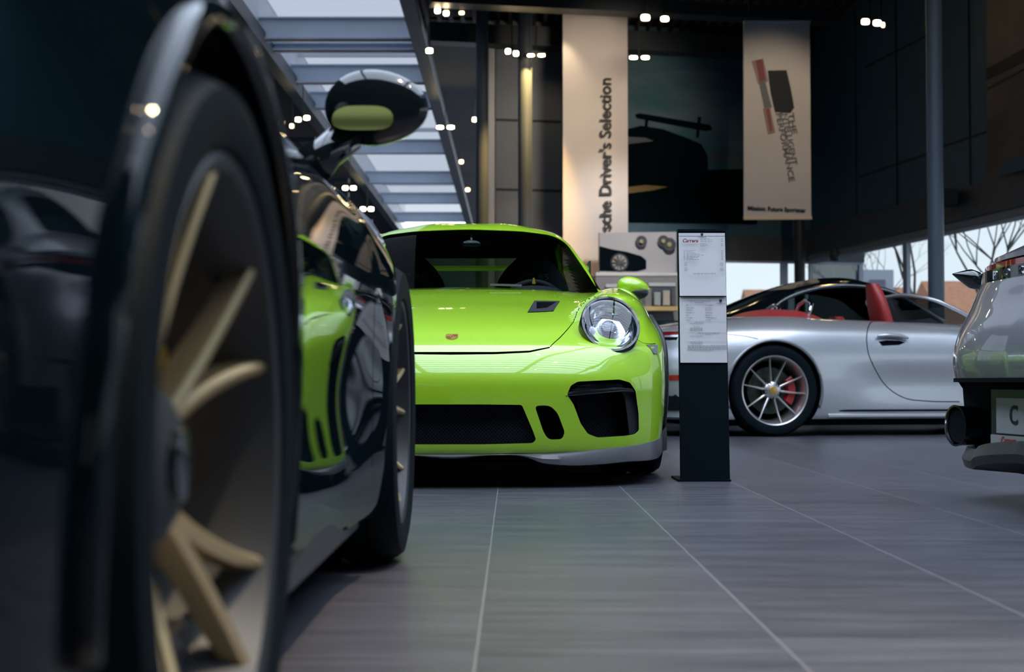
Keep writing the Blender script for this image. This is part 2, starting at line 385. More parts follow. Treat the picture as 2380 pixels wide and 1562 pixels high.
# ------------------------------------------------------------------ wheel (axis x, outer face towards +x)
def add_wheel(parent, pos, side, R=.35, width=.27, rim=.262, style='ten', metal=None, caliper=None, phase=0.0, capm=None, spoke_n=None, barrel=None, hubm=None):
    metal = metal or WHEELM; barrel = barrel or metal
    h = width / 2
    prof = [(h - .006, rim + .004), (h + .000, rim - .002), (h - .004, rim - .012), (h - .030, rim - .022), (h - .06, rim - .034), (-h + .02, rim - .045), (-h + .004, rim - .004), (-h + .012, rim + .004), (h - .006, rim + .004)]
    w = MB().lathe(prof, n=96).build('wheel', barrel, parent, True, 40)
    w.location = pos; w.rotation_euler = (0, 0, 0 if side > 0 else PI)
    tp = [(h - .008, rim + .002), (h + .002, rim + .006), (h + .010, rim + (R - rim) * .42), (h + .004, rim + (R - rim) * .75), (h - .012, R - .010), (h - .03, R - .001),
          (h - .055, R), (h - .057, R - .007), (h - .065, R - .007), (h - .067, R), (.012, R), (.010, R - .007), (-.010, R - .007), (-.012, R), (-h + .067, R), (-h + .065, R - .007), (-h + .057, R - .007), (-h + .055, R),
          (-h + .03, R - .001), (-h + .012, R - .010), (-h - .006, rim + (R - rim) * .6), (-h + .008, rim + .002)]
    MB().lathe(tp, n=128).build('tyre', RUBBER, w, True, 35)
    # disc and caliper
    MB().lathe([(-.02, .05), (-.02, .18), (.012, .18), (.012, .05), (-.02, .05)], n=64).build('brake_disc', DISC, w, True, 30)
    cm = MB()
    a0, a1 = (math.radians(-35), math.radians(35)); N = 8
    vs = []
    for k in range(N + 1):
        an = a0 + (a1 - a0) * k / N + PI / 2 * 0
        for (r_, x_) in ((.125, .016), (.195, .016), (.195, .055), (.14, .055)):
            vs.append((x_, r_ * math.cos(an) * (1 if side > 0 else 1), r_ * math.sin(an)))
    fs = [(3, 2, 1, 0), tuple(N * 4 + i for i in range(4))]
    for k in range(N):
        for j in range(4): fs.append((k * 4 + j, k * 4 + (j + 1) % 4, (k + 1) * 4 + (j + 1) % 4, (k + 1) * 4 + j))
    if caliper: cm.add(vs, fs).build('brake_caliper', caliper, w, False, bevel=.004)
    # hub
    hx = h - .052
    MB().lathe([(hx - .05, .03), (hx - .05, .072), (hx - .008, .066), (hx + .004, .045), (hx + .004, .001)], n=48).build('hub', hubm or metal, w, True, 30)
    capm = capm or GOLD
    MB().lathe([(hx + .004, .033), (hx + .012, .031), (hx + .014, .001)], n=32).build('centre_cap', capm, w, True, 30)
    if style == 'ten':
        angs = [math.radians(72 * k + d) + phase for k in range(5) for d in (-15.5, 15.5)]
        for an in angs:
            pts = []
            rr0, rr1 = .052, rim - .012
            for k in range(6):
                t = k / 5; r_ = rr0 + (rr1 - rr0) * t
                xx = hx - .012 + (.045) * t ** 1.4; ww = .020 * (1 - t) + .0095 * t; dd = .030 * (1 - t) + .018 * t
                pts.append((xx, r_, ww, dd))
            spoke(w, pts, an, metal)
        for k in range(5):
            an = math.radians(72 * k + 36) + phase
            m = MB().lathe([(hx - .02, .0145), (hx + .003, .0145), (hx + .003, .011), (hx - .02, .010)], n=20, c=(0, .058 * math.cos(an), .058 * math.sin(an)))
            m.build('lug_nut', LINER, w, True, 30)
    elif style == 'curved':
        n = spoke_n or 6
        for k in range(n):
            base = 2 * PI * k / n + phase
            for d in (-1, 1):
                pts = []; rr0, rr1 = .040, rim - .010
                for j in range(9):
                    t = j / 8; r_ = rr0 + (rr1 - rr0) * t
                    xx = hx - .02 + .060 * t ** 1.2; ww = .026 * (1 - t) + .017 * t; dd = .034 * (1 - t) + .022 * t
                    pts.append((xx, r_, ww, dd, base + d * math.radians(13) * t ** .9))
                spoke(w, pts, None, metal)
    return w
def spoke(parent, pts, an, metal):
    vs = []; fs = []
    for p in pts:
        xx, r_, ww, dd = p[:4]; A = an if an is not None else p[4]
        c, s_ = math.cos(A), math.sin(A)
        for (t_, x_) in ((-ww * .5, xx - dd), (ww * .5, xx - dd), (ww * .42, xx - .002), (ww * .16, xx + .002), (-ww * .16, xx + .002), (-ww * .42, xx - .002)):
            vs.append((x_, r_ * c - t_ * s_, r_ * s_ + t_ * c))
    n = len(pts); m = 6
    for i in range(n - 1):
        for j in range(m): fs.append((i * m + j, i * m + (j + 1) % m, (i + 1) * m + (j + 1) % m, (i + 1) * m + j))
    fs += [tuple(range(m)), tuple((n - 1) * m + j for j in reversed(range(m)))]
    MB().add(vs, fs).build('spoke', metal, parent, True, 30)

# ------------------------------------------------------------------ ray cast from the camera on to a car's surface (for modelling measurements)
class Place:
    def __init__(s, loc, rz, scale=1.0): s.loc = np.array(loc, float); s.c = math.cos(rz); s.s = math.sin(rz); s.rz = rz; s.k = scale
    def to_local(s, P):
        Q = (P - s.loc) / s.k; return np.stack([Q[..., 0] * s.c + Q[..., 1] * s.s, -Q[..., 0] * s.s + Q[..., 1] * s.c, Q[..., 2]], -1)
    def hit(s, px, py, fn=hull, Y0=.3, Y1=20, N=1500):
        d = at(px, py, 1.0) - Vector((0, 0, CAMZ)); D = np.array(d); O = np.array((0, 0, CAMZ))
        ts = np.linspace(Y0, Y1, N); P = s.to_local(O + ts[:, None] * D); v = fn(P); i = np.argmax(v < 0)
        if not (v < 0).any(): return s.hit(px, py + 4, fn, Y0, Y1, N) if py < 1100 else Vector((0, 0, 0))
        lo, hi = ts[max(i - 1, 0)], ts[i]
        for _ in range(30):
            m = (lo + hi) / 2
            if fn(s.to_local((O + m * D)[None]))[0] < 0: hi = m
            else: lo = m
        return Vector(s.to_local((O + hi * D)[None])[0])
    def at(s, px, py, Y):
        return Vector(s.to_local(np.array(at(px, py, Y))[None])[0])
    def plane_x(s, px, py, x):
        """camera ray with the local plane x = const"""
        O = s.to_local(np.array((0, 0, CAMZ))[None])[0]; Q = s.to_local(np.array(at(px, py, 1.0))[None])[0]; d = Q - O
        return Vector(O + d * (x - O[0]) / d[0])
    def plane_y(s, px, py, y):
        O = s.to_local(np.array((0, 0, CAMZ))[None])[0]; Q = s.to_local(np.array(at(px, py, 1.0))[None])[0]; d = Q - O
        return Vector(O + d * (y - O[1]) / d[1])
def normal(p, fn=hull):
    e = .004; P = np.array([[p[0] + e, p[1], p[2]], [p[0] - e, p[1], p[2]], [p[0], p[1] + e, p[2]], [p[0], p[1] - e, p[2]], [p[0], p[1], p[2] + e], [p[0], p[1], p[2] - e]])
    v = fn(P); return Vector((v[0] - v[1], v[2] - v[3], v[4] - v[5])).normalized()
def groove(mb, path, w=.004, depth=.03, fn=hull):
    """solid ribbon that follows a surface path; subtracting it leaves a shut line"""
    n = len(path); P = [Vector(p) for p in path]; vs = []
    for i, p in enumerate(P):
        t = (P[min(i + 1, n - 1)] - P[max(i - 1, 0)]).normalized(); N = normal(p, fn); b = t.cross(N).normalized() * w / 2
        vs += [p + b + N * .02, p - b + N * .02, p - b - N * depth, p + b - N * depth]
    fs = [(3, 2, 1, 0), tuple((n - 1) * 4 + k for k in range(4))]
    for i in range(n - 1):
        for k in range(4): fs.append((i * 4 + k, i * 4 + (k + 1) % 4, (i + 1) * 4 + (k + 1) % 4, (i + 1) * 4 + k))
    mb.add(vs, fs)
def smooth_path(pts, n=6):
    pts = [Vector(p) for p in pts]
    ts = [0.0]
    for a, b in zip(pts, pts[1:]): ts.append(ts[-1] + (b - a).length)
    f = [pch(ts, [p[k] for p in pts]) for k in range(3)]
    u = np.linspace(0, ts[-1], n * (len(pts) - 1) + 1)
    return [Vector((float(a), float(b), float(c))) for a, b, c in zip(f[0](u), f[1](u), f[2](u))]
def arch_cut(mb, y, z, R, x0=.58, n=72):
    for s in (-1, 1):
        vs = []
        for xx in (x0, 1.2):
            for k in range(n):
                a = 2 * PI * k / n; vs.append((s * xx, y + R * math.cos(a), z + R * math.sin(a)))
        fs = [tuple(range(n)), tuple(range(2 * n - 1, n - 1, -1))] + [(k, k + n, (k + 1) % n + n, (k + 1) % n) for k in range(n)]
        if s > 0: fs = [tuple(reversed(f)) for f in fs]
        mb.add(vs, fs)
def fixn(me):
    bm = bmesh.new(); bm.from_mesh(me); bmesh.ops.recalc_face_normals(bm, faces=bm.faces); bm.to_mesh(me); bm.free(); return me
def cut_body(me, mb, mats_hull, mat_cut, angle=35):
    for m in (mats_hull if isinstance(mats_hull, (list, tuple)) else [mats_hull]): me.materials.append(m)
    c = fixn(pyd(mb.v, mb.f)); c.materials.append(mat_cut)
    r = bool_mesh(me, c)
    return r
def finish(name, me, parent, angle=35, label=None):
    me.polygons.foreach_set('use_smooth', [True] * len(me.polygons)); me.set_sharp_from_angle(angle=math.radians(angle))
    o = bpy.data.objects.new(name, me); col.objects.link(o); o.parent = parent
    if label: o['label'] = label
    return o
def arch_lip(parent, y, z, R, mat, xoff=.004, r=.010, fn=hull, name='wheel_arch_lip', sides=(-1, 1), a0=-20, a1=200):
    for s in sides:
        pts = []
        for k in range(49):
            a = math.radians(a0 + (a1 - a0) * k / 48); yy = y + R * math.cos(a); zz = z + R * math.sin(a)
            if zz < .16: continue
            pts.append((s * (side_x(yy, zz, fn) + xoff), yy, zz))
        MB().tube(pts, r, 8).build(name, mat, parent, True)

# cabin pocket (plan polygon) shared by the coupes
CAB = [(-.60, 1.0), (-.48, .86), (.48, .86), (.60, 1.0), (.60, 2.05), (.52, 2.45), (-.52, 2.45), (-.60, 2.05)]
def cabin_cut(mb, z0=.32, poly=CAB):
    mb.prism(poly, lambda p: (p[0], p[1], z0), lambda p: (p[0], p[1], 1.25))
def house_windows(side=True, front=True, rear=True, front_poly=None):
    c = MB()
    if front:
        fp = front_poly
        c.prism(fp, lambda p: (p[0], -.2, p[1]), lambda p: (p[0], 1.5, p[1]))
    if rear:
        rp = rounded([(-.50, .97), (.50, .97), (.36, 1.205), (-.36, 1.205)], .05)
        c.prism(rp, lambda p: (p[0], 1.95, p[1]), lambda p: (p[0], 3.6, p[1]))
    if side:
        sp_ = rounded([(.88, .90), (1.32, 1.175), (1.62, 1.225), (2.0, 1.20), (2.35, 1.08), (2.50, .96), (2.35, .90)], [.03, .08, .1, .1, .1, .05, .05], 4)
        for s in (-1, 1): c.prism(sp_, lambda p: (s * .35, p[0], p[1]), lambda p: (s * 1.1, p[0], p[1]))
    return c
WSP = rounded([(-.715, .80), (.715, .80), (.690, .905), (.545, 1.185), (.47, 1.236), (.30, 1.252), (0, 1.258), (-.30, 1.252), (-.47, 1.236), (-.545, 1.185), (-.690, .905)], [0, 0, .02, .07, .05, .02, 0, .02, .05, .07, .02], 5)
def make_house(parent, paint, inner=None, glass_front=None, glass_side=None, ky=1.0):
    if 'cut' not in _H:
        me = house_shell(); me.materials.append(SATIN); me.materials.append(CABIN)
        nf = len(me.polygons) // 2
        me.polygons.foreach_set('material_index', [0] * nf + [1] * (len(me.polygons) - nf))
        w = house_windows(front_poly=WSP); c = fixn(pyd(w.v, w.f)); c.materials.append(SATIN)
        _H['cut'] = bool_mesh(me, c, own=True)
    r = _H['cut'].copy(); r.materials[0] = paint
    KY = Matrix.Diagonal((1, ky, 1, 1)); r.transform(KY)
    o = finish('roof', r, parent, 40)
    gf = house_pane(.010, lambda p: p[1] - .24 * p[0] ** 2 < 1.36 and abs(p[0]) < .72 and p[2] > .86)
    gf.transform(KY); link('windscreen', gf, glass_front or WSG, parent, True)
    for s, nm in ((1, 'side_window'), (-1, 'side_window')):
        gs = house_pane(.012, lambda p: s * p[0] > .42 and .86 < p[2] < 1.235 and .8 < p[1] < 2.65 and abs(p[0]) > .5 + (1.2 - p[2]) * .3)
        gs.transform(KY); link(nm, gs, glass_side or TINT, parent, True)
    gr = house_pane(.012, lambda p: p[1] > 1.95 and abs(p[0]) < .5 and p[2] > .93)
    gr.transform(KY); link('rear_window', gr, glass_side or TINT, parent, True)
    return o
def seat(parent, x, mat, y=1.72, top=1.12, name='seat', wide=.25):
    m = MB()
    secs = []
    for t in np.linspace(0, 1, 12):
        z = .42 + (top - .42) * t; yy = y + .20 * t
        w_ = wide * (1 - .25 * t ** 2) if t < .72 else wide * (1 - .25 * t ** 2) * (1 - .9 * ((t - .72) / .28) ** 2.2 * .6)
        d_ = .07 * (1 - .35 * t)
        secs.append((z, yy, w_, d_))
    vs = []; n = 20
    for z, yy, w_, d_ in secs:
        for k in range(n):
            a = 2 * PI * k / n; ca, sa = math.cos(a), math.sin(a)
            vs.append((x + w_ * math.copysign(abs(ca) ** .6, ca), yy + d_ * math.copysign(abs(sa) ** .7, sa), z))
    fs = [tuple(range(n)), tuple((len(secs) - 1) * n + k for k in reversed(range(n)))]
    for i in range(len(secs) - 1):
        for k in range(n): fs.append((i * n + k, i * n + (k + 1) % n, (i + 1) * n + (k + 1) % n, (i + 1) * n + k))
    m.add(vs, fs); m.box((x, y - .28, .42), (.50, .52, .14))
    return m.build(name, mat, parent, True, 50)
def ellipsoid(mb, c, r, n=24, m=14, M=None, pw=1.0):
    vs = []; fs = []
    for i in range(m + 1):
        th = PI * i / m
        for k in range(n):
            ph = 2 * PI * k / n; ct, st = math.cos(ph), math.sin(ph)
            v = Vector((r[0] * math.sin(th) * math.copysign(abs(ct) ** pw, ct), r[1] * math.sin(th) * math.copysign(abs(st) ** pw, st), r[2] * math.cos(th)))
            if M is not None: v = M @ v
            vs.append(v + Vector(c))
    for i in range(m):
        for k in range(n): fs.append((i * n + k, (i + 1) * n + k, (i + 1) * n + (k + 1) % n, i * n + (k + 1) % n))
    return mb.add(vs, fs)

# ------------------------------------------------------------------ LIME CAR (front view, 6.5 m away)
GP = Place((-.243, 6.55, 0), 0.0)
green = empty('sports_car', 'lime green sports car facing the camera, with a dark front lip', 'car', (-.243, 6.55, 0))
def fpoly(pts, mirror=False):
    out = []
    for px, py in pts:
        h = GP.hit(px, py, Y0=5, Y1=9); out.append((h.x, h.z, h.y))
    if mirror: out = [(-a, z, y) for a, z, y in out][::-1]
    return out
def fcut(mb, pts, mirror, depth=.09, back=.06, rr=0.0):
    pp = fpoly(pts)
    ys = [p[2] for p in pp]; poly = rounded([(p[0], p[1]) for p in pp], rr) if rr else [(p[0], p[1]) for p in pp]
    yA = min(ys) - .12; yB = max(ys) + depth
    for s in ((1, -1) if mirror else (1,)):
        q = [(s * a, z) for a, z in poly]
        if s < 0: q = q[::-1]
        mb.prism(q, lambda p: (p[0], yA, p[1]), lambda p: (p[0], yB, p[1]))
    return poly, yA, yB
gc = MB()
arch_cut(gc, 0, .345, .372); arch_cut(gc, 2.45, .36, .385)
cabin_cut(gc)
# main grille (symmetrical about the centre line)
g1 = fpoly([(1047, 940), (1120, 940), (1213, 941), (1238, 1000), (1246, 1022), (1238, 1030), (1120, 1033), (1047, 1033)])
half = [(max(a, 0.0), z) for a, z, y in g1]
half = rounded(half, [0, 0, .010, 0, .012, .012, 0, 0], 4)
full = half + [(-a, z) for a, z in reversed(half)]
full = [p for i, p in enumerate(full) if i == 0 or (Vector(p) - Vector(full[i - 1])).length > 1e-4]
if (Vector(full[0]) - Vector(full[-1])).length < 1e-4: full.pop()
gc.prism(full, lambda p: (p[0], -1.3, p[1]), lambda p: (p[0], -.85, p[1]))
p2, _, _ = fcut(gc, [(1243, 944), (1262, 942), (1280, 944), (1296, 960), (1313, 1005), (1306, 1021), (1275, 1022), (1263, 1004)], True, .10, rr=.018)
SIDE = [(1318, 917), (1327, 896), (1343, 887), (1440, 882), (1464, 889), (1477, 908), (1484, 960), (1485, 1000), (1475, 1009), (1455, 1013), (1388, 1017), (1366, 1008), (1350, 985), (1333, 940)]
p3, y3a, y3b = fcut(gc, SIDE, True, .16, rr=.008)
# slot under the bonnet edge
sl = [(1047, 818), (1150, 818), (1230, 815), (1278, 806), (1278, 809), (1230, 819.5), (1150, 823.5), (1047, 824.5)]
q = [(a, z) for a, z, y in fpoly(sl)]; q[0] = (0, q[0][1]); q[-1] = (0, q[-1][1])
qq = q[:4] + q[4:]; full2 = q[4:] + [(-a, z) for a, z in reversed(q[4:-1])] + [(-a, z) for a, z in reversed(q[1:4])] + q[:4]
gc.prism(full2, lambda p: (p[0], -1.3, p[1]), lambda p: (p[0], -.84, p[1]))
# bonnet shut lines and the wing seam
bl = [GP.hit(x, y, Y0=5, Y1=9) for x, y in [(1279, 806), (1300, 786), (1322, 762), (1340, 738), (1352, 716), (1366, 697), (1384, 688)]]
for s in (1, -1): groove(gc, [Vector((s * p.x, p.y, p.z)) for p in smooth_path(bl)], .0045, .02)
ws = [GP.hit(x, y, Y0=5, Y1=9) for x, y in [(1482, 790), (1492, 796), (1508, 799), (1524, 799)]]
for s in (1, -1): groove(gc, [Vector((s * p.x, p.y, p.z)) for p in smooth_path(ws)], .004, .02)
# bonnet ducts
DUCT = [(1226, 727), (1242, 700), (1301, 701), (1286, 724)]
dp = [GP.hit(x, y, Y0=5, Y1=9) for x, y in DUCT]
for s in (1, -1):
    q = [(s * p.x, p.y, p.z) for p in dp]
    gc.prism(q, lambda p: (p[0], p[1], p[2] - .045), lambda p: (p[0], p[1], p[2] + .05))
gb = cut_body(hull_mesh(), gc, LIME, LINER)
finish('body', gb, green, 30)
make_house(green, LIME)
# inserts
def panel(mb, poly, y, t=.004):
    mb.prism(poly, lambda p: (p[0], y, p[1]), lambda p: (p[0], y + t, p[1]))
m = MB(); panel(m, [(-.37, .165), (.37, .165), (.31, .345), (-.31, .345)], -.905); m.build('centre_grille', WEAVE, green)
for s in (1, -1):
    m = MB(); c = [sum(p[0] for p in p2) / len(p2), sum(p[1] for p in p2) / len(p2)]
    panel(m, [(s * (c[0] + (p[0] - c[0]) * 1.02), c[1] + (p[1] - c[1]) * 1.02) for p in p2][::s], -.83, .004); m.build('small_intake_grille', MESHM, green)
    # side intake: mesh, frame, lamp strip
    def pl(pts): return [(s * a, z) for a, z in [(h.x, h.z) for h in (GP.plane_y(x, y, -.86) for x, y in pts)]]
    def py_(x, y, yy): h = GP.plane_y(x, y, yy); return Vector((s * h.x, h.y, h.z))
    sk = lambda a: .20 * max(abs(a) - .40, 0)
    def skew_prism(pts, yb, t, name, mat, bevel=0, rr=0):
        pp = [GP.plane_y(x, y, yb + .1) for x, y in pts]; poly = [(p.x, p.z) for p in pp]
        if rr: poly = rounded(poly, rr)
        mm = MB(); f0 = lambda p: (s * p[0], yb + .55 * max(p[0] - .48, 0), p[1]); f1 = lambda p: (s * p[0], yb + t + .55 * max(p[0] - .48, 0), p[1])
        mm.prism(poly, f0, f1); return mm.build(name, mat, green, bevel=bevel)
    skew_prism([(1330, 912), (1470, 903), (1478, 1018), (1385, 1024), (1360, 1008)], -.80, .006, 'side_intake_grille', WEAVE)
    skew_prism([(1444, 908), (1470, 903), (1479, 912), (1486, 960), (1487, 1000), (1478, 1010), (1464, 1014), (1458, 960), (1452, 924)], -.895, .07, 'intake_frame', SATIN, .004)
    skew_prism([(1298, 917), (1310, 912), (1340, 908), (1445, 901), (1472, 903), (1478, 912), (1440, 911), (1330, 919), (1310, 921)], -.925, .05, 'intake_blade', SATIN, .003)
    skew_prism([(1322, 912), (1332, 893), (1345, 889), (1440, 885), (1460, 890), (1472, 903), (1440, 904)], -.885, .04, 'lamp_housing', GLOSSB, .003)
    skew_prism([(1334, 905), (1341, 897), (1440, 891), (1456, 896), (1456, 900), (1430, 903)], -.895, .012, 'driving_lamp_strip', CHROME, .002)
    # bonnet duct insert
    cx = sum(p.x for p in dp) / 4; cy = sum(p.y for p in dp) / 4; cz = sum(p.z for p in dp) / 4
    mm = MB(); outer = [Vector((s * p.x, p.y, p.z + .003)) for p in dp]; C0 = sum(outer, Vector()) / 4
    inner = [C0 + (p - C0) * f + Vector((0, 0, 0)) for p, f in zip(outer, (.45, .75, .80, .35))]
    low = [p + Vector((0, .01, -.03)) for p in inner]
    mm.add(outer + inner + low, [(0, 1, 5, 4), (1, 2, 6, 5), (2, 3, 7, 6), (3, 0, 4, 7), (4, 5, 9, 8), (5, 6, 10, 9), (6, 7, 11, 10), (7, 4, 8, 11), (8, 9, 10, 11)])
    mm.build('bonnet_duct', SATIN, green)
# front lip with raised corners
xs = np.linspace(-.912, .912, 101); vs = []
ztf = pch([0, .30, .40, .62, .78, .86, .90, .935], [.136, .137, .139, .156, .172, .19, .215, .26]); zbf = pch([0, .31, .36, .42, .7, .88, .935], [.118, .117, .098, .090, .095, .11, .135])
for x in xs:
    a = abs(x); yf = front_y(max(min(a, .915), 0), .17); yf = min(yf, -.37)
    k = 0 if a < .93 else .10
    zt = float(ztf(a)); zb = float(zbf(a)); yf += k * 0
    vs += [(x, yf - .014, zt - .006), (x, yf - .026, (zt + zb) / 2), (x, yf - .024, zb + .004), (x, yf - .005, zb), (x, yf + .10, zb), (x, yf + .10, zt), (x, yf + .02, zt)]
n = len(xs); fs = [tuple(range(7)), tuple((n - 1) * 7 + j for j in reversed(range(7)))]
for i in range(n - 1):
    for j in range(7): fs.append((i * 7 + j, i * 7 + (j + 1) % 7, (i + 1) * 7 + (j + 1) % 7, (i + 1) * 7 + j))
MB().add(vs, fs).build('front_lip', SATING, green, True, 35)
MB().box((0, 1.2, .105), (1.5, 3.6, .05)).build('underbody', LINER, green)
arch_lip(green, 0, .345, .374, SATIN, .005, .012, name='wheel_arch_trim')
# head lamps
for s in (1, -1):
    C0 = Vector((.648, -.694, .655)); N = Vector((.14, -.80, .60)).normalized()
    X = Vector((1, 0, 0)); X = (X - N * X.dot(N)).normalized(); Yv = N.cross(X); 
    if Yv.z < 0: Yv = -Yv
    def W(u, v, n): p = C0 + X * u + Yv * v + N * n; return (s * p.x, p.y, p.z)
    def ringdisc(prof, name, mat, parent, sm=True, n=64, ex=1.0, ey=1.19):
        m_ = MB(); vs = []; 
        for r_, h_ in prof:
            for k in range(n):
                t = 2 * PI * k / n; vs.append(W(r_ * math.cos(t) * ex, r_ * math.sin(t) * ey, h_))
        fs = []
        for i in range(len(prof) - 1):
            for k in range(n): fs.append((i * n + k, i * n + (k + 1) % n, (i + 1) * n + (k + 1) % n, (i + 1) * n + k))
        m_.add(vs, fs); return m_.build(name, mat, parent, sm, 35)
    hl = ringdisc([(.124, -.10), (.124, .004), (.121, .009), (.112, .008), (.108, -.004), (.104, -.05), (.001, -.05)], 'headlight', GLOSSB, green)
    ringdisc([(.100, -.045), (.100, -.010), (.094, -.004), (.088, -.010), (.088, -.040)], 'daylight_ring', pm('lamp_silver', (.62, .64, .70), .12, 1.0), hl)
    ringdisc([(.086, -.012), (.07, -.034), (.045, -.046), (.030, -.046)], 'reflector', pm('lamp_reflector', (.80, .82, .86), .06, 1.0), hl)
    ringdisc([(.045, -.042), (.042, -.030), (.030, -.018), (.015, -.012), (.001, -.010)], 'projector_lens', pm('projector_lens', (.02, .03, .05), .03, .3, 1.0), hl)
    ringdisc([(.121, .006), (.11, .017), (.09, .027), (.06, .036), (.03, .040), (.001, .041)], 'lens_cover', glass_mat('lamp_cover', (.93, .95, .97), 1.0, 1.58), hl)
    p = C0 + X * -.022 * 1 - Yv * .142 + N * .0
    ellipsoid(MB(), (s * (C0.x - .018), -.70, .553), (.011, .012, .011), 12, 8).build('washer_nozzle', LINER, green, True)
    # side marker
    mk = [GP.hit(x, y, Y0=5, Y1=9) for x, y in [(1501, 801), (1527, 801), (1527, 822), (1519, 822)]]
    mm = MB(); vs = [(s * (p_.x + .003), p_.y - .006, p_.z) for p_ in mk] + [(s * (p_.x - .02), p_.y + .03, p_.z) for p_ in mk]
    mm.add(vs, [(0, 1, 2, 3), (7, 6, 5, 4), (0, 4, 5, 1), (1, 5, 6, 2), (2, 6, 7, 3), (3, 7, 4, 0)]).build('side_marker_lamp', pm('marker_lens', (.55, .56, .60), .1, .6, 1.0), green)
    # door mirror
    mc = GP.at(1473, 668, 7.05); mc = Vector((mc.x, mc.y, mc.z))
    mm = MB(); ellipsoid(mm, (0, 0, 0), (.082, .065, .055), 32, 18)
    vv = []
    for v in mm.v:
        v = Vector(v); t = (v.x / .082 + 1) / 2; v.z = v.z * (1.08 - .28 * t) + .010 - .018 * t; v.y += .03 * t
        vv.append((s * (mc.x + v.x), mc.y + v.y, mc.z + v.z))
    mm.v = vv; mir = mm.build('door_mirror', LIME, green, True)
    mm = MB(); ellipsoid(mm, (s * (mc.x + .008), mc.y + .012, mc.z - .026), (.066, .058, .034), 24, 12); mm.build('mirror_base', SATIN, mir, True)
    MB().tube([(s * (mc.x + .02), mc.y + .03, mc.z - .05), (s * (mc.x - .02), mc.y + .06, mc.z - .085), (s * (mc.x - .09), mc.y + .09, mc.z - .12)], [.02, .016, .022], 12).build('mirror_arm', SATIN, mir, True)
for s in (1, -1):
    add_wheel(green, (s * .775, 0, .346), s, .346, .265, .262, 'ten', WHEELD, CALY)
    add_wheel(green, (s * .775, 2.45, .362), s, .362, .31, .275, 'ten', WHEELD, CALY)
# crest on the bonnet
def crest(parent, o, xd, yd, w_, h_):
    M = frame(o, xd, yd)
    sh = [(-.5, .42), (-.25, .5), (0, .44), (.25, .5), (.5, .42), (.5, -.05), (.36, -.32), (0, -.5), (-.36, -.32), (-.5, -.05)]
    def lay(poly, z, mat, name, par):
        mm = MB(); mm.prism([(p[0] * w_, p[1] * h_) for p in poly], lambda p: M @ Vector((p[0], p[1], 0)), lambda p: M @ Vector((p[0], p[1], z))); return mm.build(name, mat, par)
    b = lay(sh, .002, GOLD, 'crest', parent)
    lay([(-.44, .02), (-.05, .02), (-.05, -.40), (-.33, -.28), (-.44, -.05)], .0028, RED, 'crest_field', b)
    lay([(.05, .40), (.44, .36), (.44, .06), (.05, .06)], .0028, RED, 'crest_field', b)
    lay([(-.16, .14), (.16, .14), (.14, -.10), (0, -.2), (-.14, -.10)], .0032, GOLD, 'crest_shield', b)
    lay([(-.05, .1), (.06, .08), (.03, -.1), (-.04, -.06)], .0036, INK, 'crest_horse', b)
    return b
hp = GP.hit(1047, 784, Y0=5, Y1=9); hp.x = 0; nn = normal(hp)
crest(green, hp + nn * .001, (1, 0, 0), nn.cross(Vector((1, 0, 0))) * 1, .050, .062)
# cabin furniture
for s, nm in ((1, 'a'), (-1, 'b')):
    st = seat(green, s * .36, SUEDE, 1.62, 1.15)
    put_text('seat_lettering', 'GT3 RS', .052, frame((s * .36, 1.738, 1.03), (1, 0, 0), (0, .25, 1)), pm('grey_stitch', (.20, .21, .23), .7), st, sx=1.2)
MB().tube([(.36 + .175 * math.cos(t), 1.16 + .05 * math.sin(t), .795 + .17 * math.sin(t)) for t in np.linspace(0, 2 * PI, 41)], .015, 10).build('steering_wheel', SUEDE, green, True)
MB().prism([(.352, .952), (.372, .952), (.366, .985), (.358, .985)], lambda p: (p[0], 1.180, p[1]), lambda p: (p[0], 1.205, p[1])).build('steering_marker', YEL, green)
mm = MB(); mm.prism([(.80, .84), (.98, .90), (1.12, .89), (1.2, .80), (1.2, .6), (.8, .6)], lambda p: (-.58, p[0], p[1]), lambda p: (.58, p[0], p[1])); ellipsoid(mm, (.36, 1.06, .885), (.17, .09, .05), 20, 10); mm.build('dashboard', SUEDE, green, True, 40)
mm = MB(); mm.tube([(-.50, 2.12, .45), (-.50, 2.12, 1.0), (-.42, 2.1, 1.19), (.42, 2.1, 1.19), (.50, 2.12, 1.0), (.50, 2.12, .45)], .02, 10); mm.tube([(-.47, 2.12, 1.12), (.3, 2.12, .55)], .018, 10); mm.tube([(.47, 2.12, 1.12), (-.3, 2.12, .55)], .018, 10); mm.build('roll_cage', CABIN, green, True)
mm = MB(); ellipsoid(mm, (0.02, 1.22, 1.17), (.055, .022, .026), 20, 10, pw=.6); mm.tube([(.02, 1.22, 1.18), (.02, 1.27, 1.225)], .01, 8); mm.build('interior_mirror', GLOSSB, green, True)
mm = MB(); p = GP.hit(1140, 664, house, 6, 9); p2_ = GP.hit(1212, 666, house, 6, 9); mm.bar(p + Vector((0, -.02, .004)), p2_ + Vector((0, -.02, .004)), .012, .010); mm.build('wiper_blade', SATING, green)
# rear wing
mm = MB(); mm.prism([(-.02, .0), (.10, .028), (.24, .02), (.26, .055), (.10, .045), (-.02, .018)], lambda p: (-.775, 3.28 + p[0], 1.185 + p[1]), lambda p: (.775, 3.28 + p[0], 1.185 + p[1])); mm.build('rear_wing', LIME, green)
for s in (1, -1):
    MB().box((s * .782, 3.40, 1.20), (.012, .30, .11)).build('wing_end_plate', SATIN, green); MB().bar((s * .38, 3.15, .84), (s * .38, 3.35, 1.20), .02, .10, Vector((0, 1, 0))).build('wing_strut', SATIN, green)
BARREL = pm('dark_rim_barrel', (.022, .028, .036), .5, .3)
